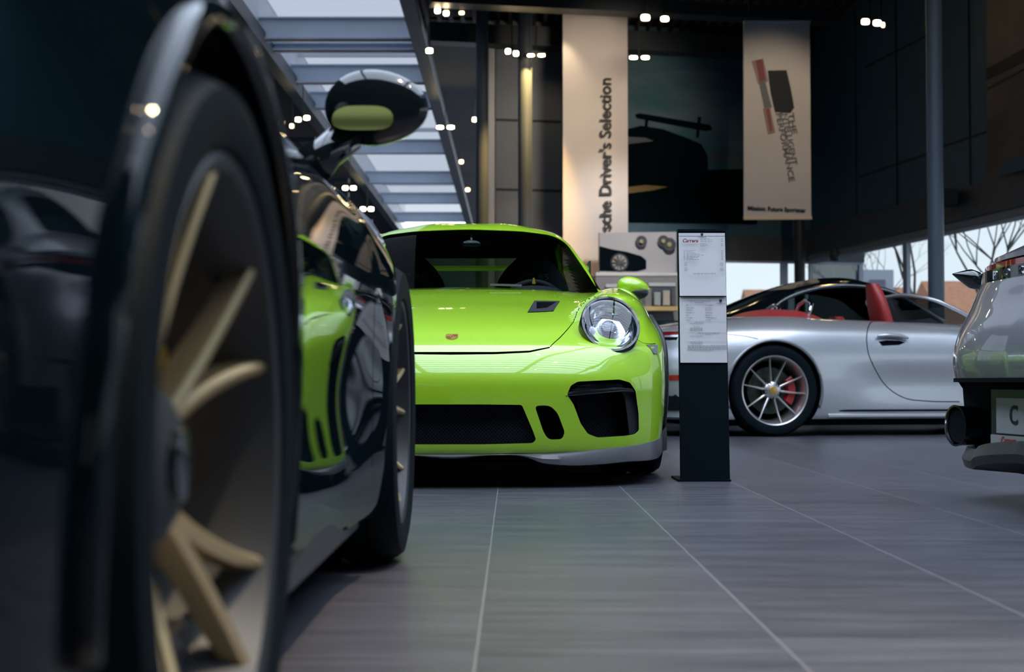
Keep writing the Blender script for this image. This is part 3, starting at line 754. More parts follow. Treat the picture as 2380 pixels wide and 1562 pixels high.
# ------------------------------------------------------------------ BLACK CAR (left foreground, facing away)
BLOC = (-1.165, 3.357, 0); BRZ = math.radians(180.0); BK = .86
black = empty('sports_car', 'glossy black sports car close on the left, seen along its right side from behind', 'car', BLOC, BRZ)
BP = Place(BLOC, BRZ)
bc = MB(); arch_cut(bc, 0, .347, .378); arch_cut(bc, 2.45 * BK, .348, .380); cabin_cut(bc, .32, [(a, b * BK) for a, b in CAB])
# door shut lines on the side nearest the camera
for yy in (.62, 1.72):
    groove(bc, smooth_path([(-side_x(yy + d, z), (yy + d) * BK, z) for z, d in ((.88, -.02), (.75, 0), (.6, .0), (.4, -.02), (.25, -.05))]), .005, .02)
hm = hull_mesh(); hm.transform(Matrix.Diagonal((1, BK, 1, 1))); bb = cut_body(hm, bc, BLACKP, LINER); finish('body', bb, black, 30)
make_house(black, BLACKP, glass_front=TINT, ky=BK)
for s in (1, -1):
    add_wheel(black, (s * .775, 0, .348), s, .348, .265, .262, 'curved', WHEELG, CALY, phase=.2, barrel=BARREL)
    add_wheel(black, (s * .768, 2.45 * BK, .346), s, .346, .30, .272, 'curved', WHEELG, CALY, phase=math.radians(33) if s < 0 else 0, barrel=BARREL, capm=GLOSSB, spoke_n=5, hubm=BARREL)
    if s < 0:
        pts = []
        for k in range(61):
            a = math.radians(-15 + 210 * k / 60); yy = 2.45 * BK + .386 * math.cos(a); zz = .348 + .386 * math.sin(a)
            if zz > .16: pts.append((s * (side_x(yy / BK, zz) + .002), yy, zz))
        MB().tube(pts, .013, 12).build('wheel_arch_lip', BLACKP, black, True)
    # sill and door mirror
    MB().box((s * .80, 1.22, .150), (.10, 1.62, .07)).build('sill_skirt', SATIN, black, bevel=.01)
    mm = MB(); M0 = Matrix.Rotation(math.radians(0), 3, 'Z'); ellipsoid(mm, (0, 0, 0), (.125, .085, .088), 36, 20)
    vv = []
    for v in mm.v:
        v = Vector(v); t = (v.x / .125 + 1) / 2; v.z = v.z * (1.10 - .22 * t)
        if v.y > .0: v.y *= .35
        vv.append((s * (.886 + v.x * .86), .44 + v.y, .985 + v.z * .90))
    mm.v = vv; mir = mm.build('door_mirror', GLOSSB, black, True)
    gl = MB(); n = 40; pts = []
    for k in range(n):
        t = 2 * PI * k / n; pts.append((.862 + .062 * math.copysign(abs(math.cos(t)) ** .6, math.cos(t)), .950 + (.032 if math.sin(t) > 0 else .022) * math.copysign(abs(math.sin(t)) ** .8, math.sin(t))))
    gl.prism([(s * a, z) for a, z in pts][::s], lambda p: (p[0], .462 - .44 * (p[1] - .95), p[1]), lambda p: (p[0], .490 - .44 * (p[1] - .95), p[1])).build('mirror_reflection_patch', pm('mirror_reflection_patch', (.045, .048, .014), .05, 1.0), mir)  # glass cut down and tinted to the yellowish patch reflected in it
    MB().tube([(s * .83, .44, .93), (s * .785, .45, .89), (s * .74, .47, .84)], [.036, .036, .05], 16).build('mirror_arm', GLOSSB, mir, True)
    # bright window trim along the belt line
    pts = [(s * (side_x(yy, .905) - .06 - .02*abs(yy-1.3)), yy, .925) for yy in np.linspace(.85, 2.2, 12)]
    MB().tube(pts, .006, 6).build('window_trim', SATIN, black, True)
for s in (1, -1):
    seat(black, s * .36, SUEDE, 1.62, 1.12)
MB().box((0, 1.2, .105), (1.5, 3.6, .05)).build('underbody', LINER, black)

# ------------------------------------------------------------------ SILVER OPEN CAR (side on, behind the stand)
HD = math.radians(100.4)
SLOC = (4.25, 12.20, 0)
silver = empty('convertible', 'silver open-top sports car seen from the side, with red seats', 'car', SLOC, HD)
SP = Place(SLOC, HD)
sc = MB(); sc2 = MB(); arch_cut(sc, 0, .345, .372); arch_cut(sc, 2.45, .352, .378)
cabin_cut(sc, .32, [(-.60, 1.0), (-.52, .80), (.52, .80), (.60, 1.0), (.60, 1.95), (-.60, 1.95)])
def sh(px, py): return SP.hit(px, py, Y0=9, Y1=16)
dl = smooth_path([sh(x, y) for x, y in [(2040, 733), (2022, 752), (2014, 785), (2018, 820), (2036, 862), (2068, 905), (2105, 926), (2150, 932), (2230, 934)]])
groove(sc2, dl, .008, .02)
fl = smooth_path([sh(x, y) for x, y in [(1640, 776), (1700, 778), (1735, 782), (1762, 788)]]); groove(sc2, fl, .006, .015)
hs = [sh(x, y) for x, y in [(2042, 794), (2060, 791), (2092, 792), (2104, 796), (2090, 802), (2050, 804)]]
c0 = sum(hs, Vector()) / 6; vs = [p + Vector((-.05, 0, 0)) for p in hs] + [p + Vector((.022, 0, 0)) for p in hs]
sc2.add(vs, [tuple(range(6)), tuple(reversed(range(6, 12)))] + [(i, i + 6, (i + 1) % 6 + 6, (i + 1) % 6) for i in range(6)])
c2_ = fixn(pyd(sc2.v, sc2.f)); c2_.materials.append(LINER); sbm = bool_mesh(cut_body(hull_mesh(), sc, SILVER, LINER), c2_); finish('body', sbm, silver, 30)
for s in (1, -1):
    arch_lip(silver, 2.45, .352, .384, SILVER, .0, .012); arch_lip(silver, 0, .345, .378, SILVER, .0, .012) if s > 0 else None
    add_wheel(silver, (s * .79, 2.45, .352), s, .350, .27, .268, 'ten', WHEELM, CALR, phase=math.radians(82) if s < 0 else 0, capm=GOLD)
    add_wheel(silver, (s * .79, 0, .345), s, .345, .24, .262, 'ten', WHEELM, CALR)
    MB().box((s * .868, 1.18, .158), (.06, 1.66, .028)).build('sill_strip', SILVER, silver, bevel=.006)
    MB().box((s * .872, 1.20, .196), (.02, 1.66, .016)).build('sill_groove', LINER, silver, bevel=.006)
# handle
mm = MB(); pts = [sh(x, y) for x, y in [(2036, 785), (2060, 783), (2090, 785), (2108, 790)]]
mm.tube([p + Vector((-.022, 0, .012)) for p in pts], [.012, .019, .018, .010], 10); mm.build('door_handle', SILVER, silver, True)
# seats with red head rests
seat(silver, -.37, REDL, 1.20, 1.215, wide=.17); seat(silver, .37, REDL, 1.20, .98, wide=.22)
# folded red soft top on the rear deck
def dome(px0, px1, mat, nm, y0, y1, h, x0, x1):
    mm = MB(); N = 20; vs = []
    for i in range(N + 1):
        for j in range(N + 1):
            u = i / N; v = j / N; x = x0 + (x1 - x0) * u; y = y0 + (y1 - y0) * v
            b = (1 - (2 * u - 1) ** 4) * (1 - (2 * v - 1) ** 4)
            vs.append((x, y, top_z(abs(x), y) - .02 + (h + .02) * b))
    fs = [(i * (N + 1) + j, (i + 1) * (N + 1) + j, (i + 1) * (N + 1) + j + 1, i * (N + 1) + j + 1) for i in range(N) for j in range(N)]
    return mm.add(vs, fs).build(nm, mat, silver, True)
dome(0, 0, REDL, 'folded_soft_top', 1.86, 2.42, .06, -.62, .62)
for s in (1, -1):
    mm = MB(); mm.tube([(s * .20, 2.02, .93), (s * .22, 1.98, 1.04), (s * .36, 1.97, 1.075), (s * .50, 1.98, 1.04), (s * .53, 2.02, .93)], .017, 10); mm.build('roll_hoop', CHROME, silver, True)
# windscreen frame and screen of the open car
fr = [(-.70, .62, .89), (-.65, .83, 1.005), (-.60, .97, 1.075), (-.48, 1.06, 1.11), (0, 1.12, 1.13), (.48, 1.06, 1.11), (.60, .97, 1.075), (.65, .83, 1.005), (.70, .62, .89)]
MB().tube(smooth_path(fr, 5), .017, 8).build('windscreen_frame', SILVER, silver, True)
sp_ = smooth_path(fr, 5); mm = MB(); m0 = len(sp_) // 2
vs = []; fs = []
for i in range(m0 + 1): vs += [tuple(sp_[i]), tuple(sp_[-1 - i])]
for i in range(m0): fs.append((2 * i, 2 * i + 1, 2 * i + 3, 2 * i + 2))
me = pyd(vs, fs); link('windscreen', me, TINT, silver)
dm = MB(); dm.prism([(.78, .84), (1.0, .93), (1.12, .91), (1.18, .82), (1.18, .6), (.78, .6)], lambda p: (-.58, p[0], p[1]), lambda p: (.58, p[0], p[1])); dm.build('dashboard', CABIN, silver)
MB().box((0, 1.2, .105), (1.5, 3.6, .05)).build('underbody', LINER, silver)
# tail lamps, reflector, bumper insert: built on the tail
def tail_band(parent, z0, z1, xa, xb, out, mat, name, n=40, thick=.02):
    xs = np.linspace(xa, xb, n); mm = MB(); vs = []
    for x in xs:
        y0 = rear_y(min(abs(x), .93), (z0 + z1) / 2)
        vs += [(x, y0 + out, z0), (x, y0 + out, z1), (x, y0 - thick, z1), (x, y0 - thick, z0)]
    fs = [(0, 1, 2, 3), tuple((n - 1) * 4 + k for k in (3, 2, 1, 0))]
    for i in range(n - 1):
        for k in range(4): fs.append((i * 4 + k, i * 4 + (k + 1) % 4, (i + 1) * 4 + (k + 1) % 4, (i + 1) * 4 + k))
    return mm.add(vs, fs).build(name, mat, parent, True, 35)
def rear_details(car, paint, plate=None):
    tail_band(car, .765, .805, -.80, .80, .008, REDLAMP, 'light_bar')
    tail_band(car, .725, .762, -.78, .78, .004, GLOSSB, 'badge_strip')
    for s in (1, -1): tail_band(car, .43, .47, s * .62 if s > 0 else -.88, s * .88 if s > 0 else -.62, .006, REDLAMP, 'reflector')
    tail_band(car, .20, .40, -.86, .86, .006, LINER, 'rear_diffuser')
    for s in (1, -1): tail_band(car, .15, .235, .5 if s > 0 else -.88, .88 if s > 0 else -.5, .03, paint if s else paint, 'bumper_corner')
rear_details(silver, SILVER)

# ------------------------------------------------------------------ STEEL GREY CAR TAIL (right edge)
TLOC = (5.02, 4.86, 0); TRZ = math.radians(97)
grey = empty('sports_car', 'steel grey sports car at the right edge, showing its tail and exhaust tip', 'car', TLOC, TRZ)
TP = Place(TLOC, TRZ)
tcut = MB(); arch_cut(tcut, 0, .347, .378); arch_cut(tcut, 2.45, .362, .392); cabin_cut(tcut)
# recessed lower bumper
tcut.prism(rounded([(-.78, .19), (.78, .19), (.79, .36), (.70, .425), (-.70, .425), (-.79, .36)], .03), lambda p: (p[0], 3.31, p[1]), lambda p: (p[0], 3.8, p[1]))
tb = cut_body(hull_mesh(), tcut, GREYP, LINER); finish('body', tb, grey, 30)
make_house(grey, GREYP, glass_front=TINT)
for s in (1, -1):
    add_wheel(grey, (s * .78, 2.45, .362), s, .362, .29, .27, 'ten', WHEELM, CALR); add_wheel(grey, (s * .78, 0, .347), s, .347, .25, .262, 'ten', WHEELM, CALR)
tail_band(grey, .755, .800, -.90, .90, .010, GLOSSB, 'badge_strip')
tail_band(grey, .800, .822, -.91, .91, .022, REDLAMP, 'light_bar')
for i, ch in enumerate('PORSCHE'):
    x = .335 - i * .1117
    y0 = rear_y(abs(x), .778) + .012
    put_text('badge_letter', ch, .040, frame((x, y0, .777), (-1, 0, 0), (0, 0, 1)), CHROME, grey, depth=.003, bold=.0008, sx=1.25)
# engine lid spoiler above the lamp strip
xs = np.linspace(-.80, .80, 41); vs = []
for x in xs:
    y0 = rear_y(abs(x), .83); e = (1 - (abs(x) / .80) ** 6)
    vs += [(x, y0 + .045 * e - .01, .832), (x, y0 + .040 * e - .01, .850), (x, y0 - .10, .872 + .035 * e), (x, y0 - .35, .905 + .05 * e), (x, y0 - .35, .84)]
fs = [(0, 1, 2, 3, 4), tuple(40 * 5 + k for k in (4, 3, 2, 1, 0))]
for i in range(40):
    for k in range(5): fs.append((i * 5 + k, i * 5 + (k + 1) % 5, (i + 1) * 5 + (k + 1) % 5, (i + 1) * 5 + k))
MB().add(vs, fs).build('engine_lid_spoiler', GREYP, grey, True, 35)
# lower bumper pieces
for xa, xb in ((-.925, -.782), (.782, .925)): tail_band(grey, .175, .418, xa, xb, .007, LINER, 'lower_bumper', thick=.05)
tail_band(grey, .418, .432, -.925, .925, .006, LINER, 'bumper_seam')
for s in (1, -1):
    for dy in (0,):
        m = MB(); prof = [(3.30, .056), (3.39, .062), (3.405, .064), (3.405, .058), (3.375, .054), (3.30, .046)]
        n = 40; vs = []
        for yv, r_ in prof:
            for k in range(n):
                t = 2 * PI * k / n; vs.append((s * .60 + r_ * 1.40 * math.cos(t), yv, .264 + r_ * 1.15 * math.sin(t)))
        fs = []
        for i in range(len(prof) - 1):
            for k in range(n): fs.append((i * n + k, i * n + (k + 1) % n, (i + 1) * n + (k + 1) % n, (i + 1) * n + k))
        et = m.add(vs, fs).build('exhaust_tip', CHROME, grey, True, 35); MB().prism([(s * .60 + .052 * 1.40 * math.cos(t), .264 + .052 * 1.15 * math.sin(t)) for t in np.linspace(0, 2 * PI, 33)[:-1]], lambda p: (p[0], 3.315, p[1]), lambda p: (p[0], 3.396, p[1])).build('exhaust_bore', LINER, et)
    
xs = np.linspace(-.925, .925, 61); vs = []
for x in xs:
    a = abs(x); y0 = rear_y(a, .2); up = .045 * max(0, 1 - abs(a - .0) / .40) ** .5 if a < .40 else 0
    vs += [(x, y0 + .03, .122 + up), (x, y0 + .04, .150 + up), (x, y0 + .02, .190 + up), (x, y0 - .12, .18), (x, y0 - .12, .110)]
fs = [(0, 1, 2, 3, 4), tuple(60 * 5 + k for k in (4, 3, 2, 1, 0))]
for i in range(60):
    for k in range(5): fs.append((i * 5 + k, i * 5 + (k + 1) % 5, (i + 1) * 5 + (k + 1) % 5, (i + 1) * 5 + k))
MB().add(vs, fs).build('rear_lip', SATIN, grey, True, 35)
# number plate holder with plate
MB().box((0, 3.360, .302), (.60, .11, .19)).build('plate_frame', SATIN, grey, bevel=.004)
pf = MB().box((0, 3.417, .309), (.50, .006, .115)).build('number_plate', pm('plate_white', (.42, .43, .46), .4), grey)
MB().box((0, 3.417, .229), (.58, .008, .032)).build('plate_caption_bar', pm('caption_bar', (.40, .40, .42), .4), grey)
put_text('plate_lettering', 'Carrera', .030, frame((.165, 3.423, .229), (-1, 0, 0), (0, 0, 1)), pm('plate_red', (.55, .03, .03), .4), grey, shear=.35, bold=.0006, sx=1.1)
put_text('plate_character', 'C', .085, frame((.125, 3.422, .309), (-1, 0, 0), (0, 0, 1)), INK, grey, bold=.002)
# far side corner: dark pointed fin with a bright shoulder beside the lamp
fc = TP.at(2256, 648, 5.35); fx = TP.at(2214, 637, 5.35) - fc; fx.normalize()
mm = MB(); ellipsoid(mm, (0, 0, 0), (.072, .060, .036), 24, 14)
q_ = []
for v in mm.v:
    v = Vector(v); t = v.x / .072
    if t > 0: v.z *= (1 - .75 * t); v.y *= (1 - .6 * t)
    q_.append(tuple(fc + fx * v.x + Vector((0, 0, 1)) * v.z + fx.cross(Vector((0, 0, 1))) * v.y))
mm.v = q_; fin = mm.build('corner_fin', GLOSSB, grey, True)
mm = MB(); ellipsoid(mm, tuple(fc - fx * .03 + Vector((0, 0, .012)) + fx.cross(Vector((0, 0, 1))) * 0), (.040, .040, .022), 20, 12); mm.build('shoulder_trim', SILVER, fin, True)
MB().box((0, 1.2, .105), (1.5, 3.6, .05)).build('underbody', LINER, grey)

# ------------------------------------------------------------------ DARK SALOON behind the open car
DLOC = (5.15, 15.18, 0)
saloon = empty('car', 'dark saloon with a silver window line, behind the silver open-top car', 'car', DLOC, HD)
DP = Place(DLOC, HD, 1.12)
def scaled(me, k=1.12, kz=1.12): me.transform(Matrix.Diagonal((k, k, kz, 1))); return me
ds = MB(); arch_cut(ds, 0, .345, .372); arch_cut(ds, 2.45, .352, .378)
m_ = cut_body(hull_mesh(), ds, GREYP, LINER); scaled(m_); finish('body', m_, saloon, 30)
me = house_shell(); me.materials.append(GLOSSB); me.materials.append(CABIN); nf = len(me.polygons) // 2
me.polygons.foreach_set('material_index', [0] * nf + [1] * (len(me.polygons) - nf))
cc = house_windows(front=False, rear=False); c = fixn(pyd(cc.v, cc.f)); c.materials.append(SILVER); r = scaled(bool_mesh(me, c, own=True)); finish('roof', r, saloon, 40)
for s in (1, -1):
    g_ = house_pane(.012, lambda p: s * p[0] > .40 and .86 < p[2] < 1.25 and .8 < p[1] < 2.65); link('side_window', scaled(g_), TINT, saloon, True)
    arc = [(yy, zz) for yy, zz in [(.80, .92), (1.05, 1.06), (1.30, 1.185), (1.62, 1.238), (2.0, 1.212), (2.35, 1.095), (2.52, .97)]]
    pts = smooth_path([(s * 1.12 * (side_x(a, b, house) + .004), a * 1.12, b * 1.12) for a, b in arc], 5)
    MB().tube(pts, .020, 8).build('window_line', CHROME, saloon, True)
    add_wheel(saloon, (s * .87, 0, .39), s, .39, .27, .29, 'ten', WHEELM, None); add_wheel(saloon, (s * .87, 2.75, .395), s, .395, .27, .29, 'ten', WHEELM, None)

# ------------------------------------------------------------------ INFORMATION STAND
bl_ = at(1583, 1117, 6.02); br_ = at(1697, 1118, 6.02)
sx0 = (bl_.x + br_.x) / 2; sw = br_.x - bl_.x
stand = empty('information_stand', 'narrow black floor stand with two printed sheets, right of the lime green car', 'information stand', (sx0, 6.02, 0))
tl_ = at(1576, 537, 6.16); HZ = tl_.z
shift = (at(1576, 537, 6.16).x + at(1685, 537, 6.16).x) / 2 - sx0
def SS(u, t, off=0.0): # u across -.5...5, t height
    k = t / HZ; return Vector((shift * k + u * sw, .14 * k - off, t))
mm = MB(); vs = [SS(-.5, .004), SS(.5, .004), SS(.5, HZ), SS(-.5, HZ)]; vs += [v + Vector((0, .035, 0)) for v in vs]
mm.add(vs, [(0, 1, 2, 3), (7, 6, 5, 4), (0, 4, 5, 1), (1, 5, 6, 2), (2, 6, 7, 3), (3, 7, 4, 0)])
STB = pm('stand_black', (.002, .006, .009), .5, spec=.06)
mm.build('panel', STB, stand, bevel=.002)
MB().box((-.008, .10, .004), (sw + .016, .26, .008)).build('foot_plate', STB, stand)
def zrow(py): # height of image row on the stand plane
    lo, hi = 0, HZ
    for _ in range(30):
        m = (lo + hi) / 2; p = SS(0, m) + Vector((sx0, 6.02, 0)); 
        v = YH - (p.z - CAMZ) / p.y * FPX * 1.0
        if v > py: lo = m
        else: hi = m
    return m
MB().add([SS(-.5, HZ - .002, .004), SS(.5, HZ - .002, .004), SS(.5, HZ + .008, .004), SS(-.5, HZ + .008, .004), SS(-.5, HZ - .002, -.04), SS(.5, HZ - .002, -.04), SS(.5, HZ + .008, -.04), SS(-.5, HZ + .008, -.04)], [(0, 1, 2, 3), (7, 6, 5, 4), (0, 4, 5, 1), (1, 5, 6, 2), (2, 6, 7, 3), (3, 7, 4, 0)]).build('top_cap', STB, stand)
def sheet(t0, t1, nm, curl=0.0):
    n = 12; vs = []; fs = []
    for i in range(n + 1):
        t = t0 + (t1 - t0) * i / n; o = .005 + curl * (1 - i / n) ** 2
        vs += [SS(-.485, t, o), SS(.485, t, o)]
    m = len(vs); vs += [v + Vector((0, .002, 0)) for v in vs]
    for i in range(n):
        a = 2 * i; fs += [(a, a + 1, a + 3, a + 2), (m + a + 2, m + a + 3, m + a + 1, m + a), (a, a + 2, m + a + 2, m + a), (a + 1, m + a + 1, m + a + 3, a + 3)]
    fs += [(0, m, m + 1, 1), (2 * n, 2 * n + 1, m + 2 * n + 1, m + 2 * n)]
    return MB().add(vs, fs).build(nm, WHITE, stand)
s1 = sheet(zrow(688), zrow(549), 'printed_sheet', .012); s2 = sheet(zrow(843), zrow(690), 'printed_sheet', .0)
def row(par, u0, u1, py, h=.0022, mat=GINK, off=.0085, extra=0):
    t = zrow(py); o = off + extra
    return [SS(u0, t - h / 2, o), SS(u1, t - h / 2, o), SS(u1, t + h / 2, o), SS(u0, t + h / 2, o)]
def rows(par, lst, name, mat, h=.0022, extra=0.0):
    mm = MB()
    for u0, u1, py in lst: mm.add(row(par, u0, u1, py, h, mat, extra=extra), [(0, 1, 2, 3)])
    me = mm.mesh(); return link(name, me, mat, par)
rng = random.Random(3)
def U(px): return (px - 1630) / 109.0
def words(u0, u1, py):
    out = []; u = u0
    while u < u1 - .01:
        w_ = rng.uniform(.02, .07); out.append((u, min(u + w_, u1), py)); u += w_ + .012
    return out
L = []
for py in np.arange(583, 605, 2.6): L += [(U(1587), U(1590), py)] + words(U(1593), U(1593 + rng.uniform(12, 50)), py) + [(U(1672), U(1677), py)]
for py in (612, 615, 618, 624, 627, 630): L += [(U(1588), U(1595), py), (U(1669), U(1677), py)]
for py in (555.5, 558, 562, 567, 570, 572.5): L += words(U(1625), U(1625 + rng.uniform(10, 30)), py) + [(U(1672), U(1677), py)]
for py in (636, 637.8): L += words(U(1608), U(1660), py)
rows(s1, L, 'fine_print', GINK, .0018, .013)
L = []
for py in (709.5, 715.5, 721, 727, 733, 738.5, 744): L += words(U(1592), U(1592 + rng.uniform(4, 18)), py) + words(U(1635), U(1635 + rng.uniform(6, 26)), py)
L += words(U(1598), U(1646), 699) + words(U(1612), U(1632), 703.5) + words(U(1612), U(1630), 774 - 25) + words(U(1608), U(1622), 759.5) + words(U(1618), U(1668), 774) + words(U(1634), U(1646), 777.5)
for py in (751.5, 762.5, 765, 767.5, 781, 795, 799.5): L += words(U(1600), U(1628), py)
for py in (804, 806.5, 809, 811.5, 814): L += words(U(1594), U(1682 - (30 if py > 813 else 0)), py)
rows(s2, L, 'fine_print', GINK, .0020)
tab = []
for py in (697, 706.5, 747, 773, 794, 803): tab.append((U(1591), U(1682), py))
rows(s2, tab, 'table_rule', pm('rule_grey', (.34, .35, .38), .7), .0010)
put_text('model_script', 'Carrera', .021, Matrix.Translation(SS(U(1602), zrow(560), .019)) @ Matrix.Rotation(PI / 2, 4, 'X'), pm('maroon_ink', (.22, .015, .03), .6), s1, shear=.35, bold=.0006, sx=1.0)
for (px, py, par, ex) in ((1630, 545.5, stand, .004), (1670, 699.5, s2, .010)):
    p = SS(U(px), zrow(py), .010 if par is stand else .0095); mm = MB()
    sh_ = [(-.5, .5), (.5, .5), (.5, -.1), (0, -.5), (-.5, -.1)]
    mm.prism([(a * .011, b * .013) for a, b in sh_], lambda q: p + Vector((q[0], 0, q[1])), lambda q: p + Vector((q[0], -.0006, q[1]))); mm.build('shield_mark', INK, par)
    put_text('brand_name', 'PORSCHE', .006, Matrix.Translation(p + Vector((0, -.0005, -.011))) @ Matrix.Rotation(PI / 2, 4, 'X'), INK, par, sx=1.5)
mm = MB(); vs = [SS(-.485, zrow(548), .004), SS(.485, zrow(548), .004), SS(.485, zrow(541), .004), SS(-.485, zrow(541), .004)]
link('header_sheet', pyd(vs, [(0, 1, 2, 3)]), WHITE, stand)
# ------------------------------------------------------------------ SETTING
def floor_mat():
    m = bpy.data.materials.new('stone_floor_tiles'); m.use_nodes = True; t = m.node_tree; b = t.nodes['Principled BSDF']
    g = t.nodes.new('ShaderNodeNewGeometry'); s = t.nodes.new('ShaderNodeSeparateXYZ'); t.links.new(g.outputs['Position'], s.inputs[0])
    def M(op, a, b_=None, c=None):
        n = t.nodes.new('ShaderNodeMath'); n.operation = op
        for i, v in enumerate((a, b_, c)):
            if v is None: continue
            if isinstance(v, (int, float)): n.inputs[i].default_value = v
            else: t.links.new(v, n.inputs[i])
        return n.outputs[0]
    tw, tl = .487, .974
    fx = M('DIVIDE', M('ADD', s.outputs['X'], .055 + tw * 40), tw); fy = M('DIVIDE', M('ADD', s.outputs['Y'], 40 * tl - .88), tl)
    cx = M('FLOOR', fx); off = M('MULTIPLY', M('MODULO', cx, 2.0), .5); fy2 = M('ADD', fy, M('MULTIPLY', off, 1.0))
    cy = M('FLOOR', fy2); lx = M('FRACT', fx); ly = M('FRACT', fy2)
    ex = M('MINIMUM', lx, M('SUBTRACT', 1.0, lx)); ey = M('MINIMUM', ly, M('SUBTRACT', 1.0, ly))
    jx = M('LESS_THAN', ex, .0017 / tw); jy = M('LESS_THAN', ey, .0015 / tl); j = M('MAXIMUM', jx, M('MULTIPLY', jy, .45))
    # per tile tone
    cmb = t.nodes.new('ShaderNodeCombineXYZ'); t.links.new(cx, cmb.inputs[0]); t.links.new(cy, cmb.inputs[1])
    wn = t.nodes.new('ShaderNodeTexWhiteNoise'); t.links.new(cmb.outputs[0], wn.inputs['Vector'])
    mp = t.nodes.new('ShaderNodeMapping'); mp.inputs['Scale'].default_value = (1.1, 9.0, 1); t.links.new(g.outputs['Position'], mp.inputs[0])
    va = t.nodes.new('ShaderNodeVectorMath'); va.operation = 'ADD'; t.links.new(mp.outputs[0], va.inputs[0]); t.links.new(wn.outputs['Color'], va.inputs[1])
    n = t.nodes.new('ShaderNodeTexNoise'); n.inputs['Scale'].default_value = 2.2; n.inputs['Detail'].default_value = 6; n.inputs['Roughness'].default_value = .62
    t.links.new(va.outputs[0], n.inputs['Vector'])
    r = t.nodes.new('ShaderNodeValToRGB'); r.color_ramp.elements[0].position = .3; r.color_ramp.elements[0].color = (.031, .033, .043, 1)
    r.color_ramp.elements[1].position = .72; r.color_ramp.elements[1].color = (.080, .080, .094, 1)
    t.links.new(M('ADD', M('MULTIPLY', n.outputs['Fac'], .8), M('MULTIPLY', wn.outputs['Value'], .18)), r.inputs[0])
    mx = t.nodes.new('ShaderNodeMix'); mx.data_type = 'RGBA'; t.links.new(j, mx.inputs['Factor']); t.links.new(r.outputs[0], mx.inputs['A']); mx.inputs['B'].default_value = (.16, .16, .17, 1)
    t.links.new(mx.outputs['Result'], b.inputs['Base Color'])
    rr = M('ADD', M('MULTIPLY', n.outputs['Fac'], .12), .30); t.links.new(rr, b.inputs['Roughness'])
    b.inputs['Specular IOR Level'].default_value = .5
    return m
def S(name, mb, mat, label=None, **k):
    o = mb.build(name, mat, None, **k); o['kind'] = 'structure'
    if label: o['label'] = label
    return o
CEZ = 6.62; BY0 = -1.4; BY1 = 9.4
FLOORM = floor_mat()
S('floor', MB().add([(-16, -9, 0), (13, -9, 0), (13, 62, 0), (-16, 62, 0), (-16, -9, -.1), (13, -9, -.1), (13, 62, -.1), (-16, 62, -.1)], [(0, 1, 2, 3), (7, 6, 5, 4), (0, 4, 5, 1), (1, 5, 6, 2), (2, 6, 7, 3), (3, 7, 4, 0)]), FLOORM)
# back wall and right wall: planes through the corner
CX, CY = 5.30, 25.20
TH = math.radians(10.3)
BU = Vector((-math.cos(TH), -math.sin(TH), 0)); RU = Vector((math.sin(TH), -math.cos(TH), 0))   # along back wall leftwards, along right wall towards us
BN = Vector((math.sin(TH), -math.cos(TH), 0)); RN = Vector((-math.cos(TH), -math.sin(TH), 0))
C3 = Vector((CX, CY, 0)); O3 = Vector((0, 0, CAMZ))
def onplane(px, py, N, off):
    d = at(px, py, 1.0) - O3; k = ((C3 + N * off - O3).dot(N)) / d.dot(N); return O3 + d * k
def bw(px, py, off=0.0): return onplane(px, py, BN, off)
def rw(px, py, off=0.0): return onplane(px, py, RN, off)
WALLD = noise_mat('dark_wall_panels', (.045, .12, .175), (.055, .135, .19), 3, .6)
WALLG = noise_mat('grey_wall_panels', (.14, .17, .22), (.155, .185, .235), 2, .55)
SEAM = pm('panel_seam', (.02, .028, .036), .7)
CEIL = noise_mat('dark_ceiling_deck', (.012, .016, .020), (.017, .021, .026), 2, .8)
STEEL = noise_mat('blue_grey_steel', (.56, .64, .74), (.60, .68, .78), 2, .5)
STEELD = noise_mat('dark_steel', (.025, .037, .048), (.03, .042, .055), 2, .5)
WHITEST = noise_mat('white_steel', (.62, .64, .68), (.66, .68, .72), 2, .5)
def wallslab(name, p, q, z0, z1, N, th, mat, label=None):
    m = MB(); vs = []
    for b in (p, q):
        for off in (0, -th): vs += [Vector((b.x, b.y, z0)) + N * off, Vector((b.x, b.y, z1)) + N * off]
    m.add(vs, [(0, 4, 5, 1), (2, 3, 7, 6), (0, 1, 3, 2), (4, 6, 7, 5), (1, 5, 7, 3), (0, 2, 6, 4)]); return S(name, m, mat, label)
XL = bw(1152, 700).x; pL = bw(1152, 700); pW = bw(1640, 650)   # left end; window start on the back wall
pG = bw(1305, 700)
wallslab('wall_back', pL, pG, 0, CEZ, BN, .2, WALLG)
wallslab('wall_back', pG, pW, 0, CEZ, BN, .2, WALLD)
ZW = 2.62
wallslab('wall_back', pW, C3, ZW, CEZ, BN, .2, WALLD); wallslab('wall_back', pW, C3, 0, .25, BN, .2, WALLD)
pR = C3 + RU * 34.5
wallslab('wall_right', C3, pR, 2.72, CEZ + 3, RN, .2, WALLD); wallslab('wall_right', C3, pR, 0, .25, RN, .2, WALLD)
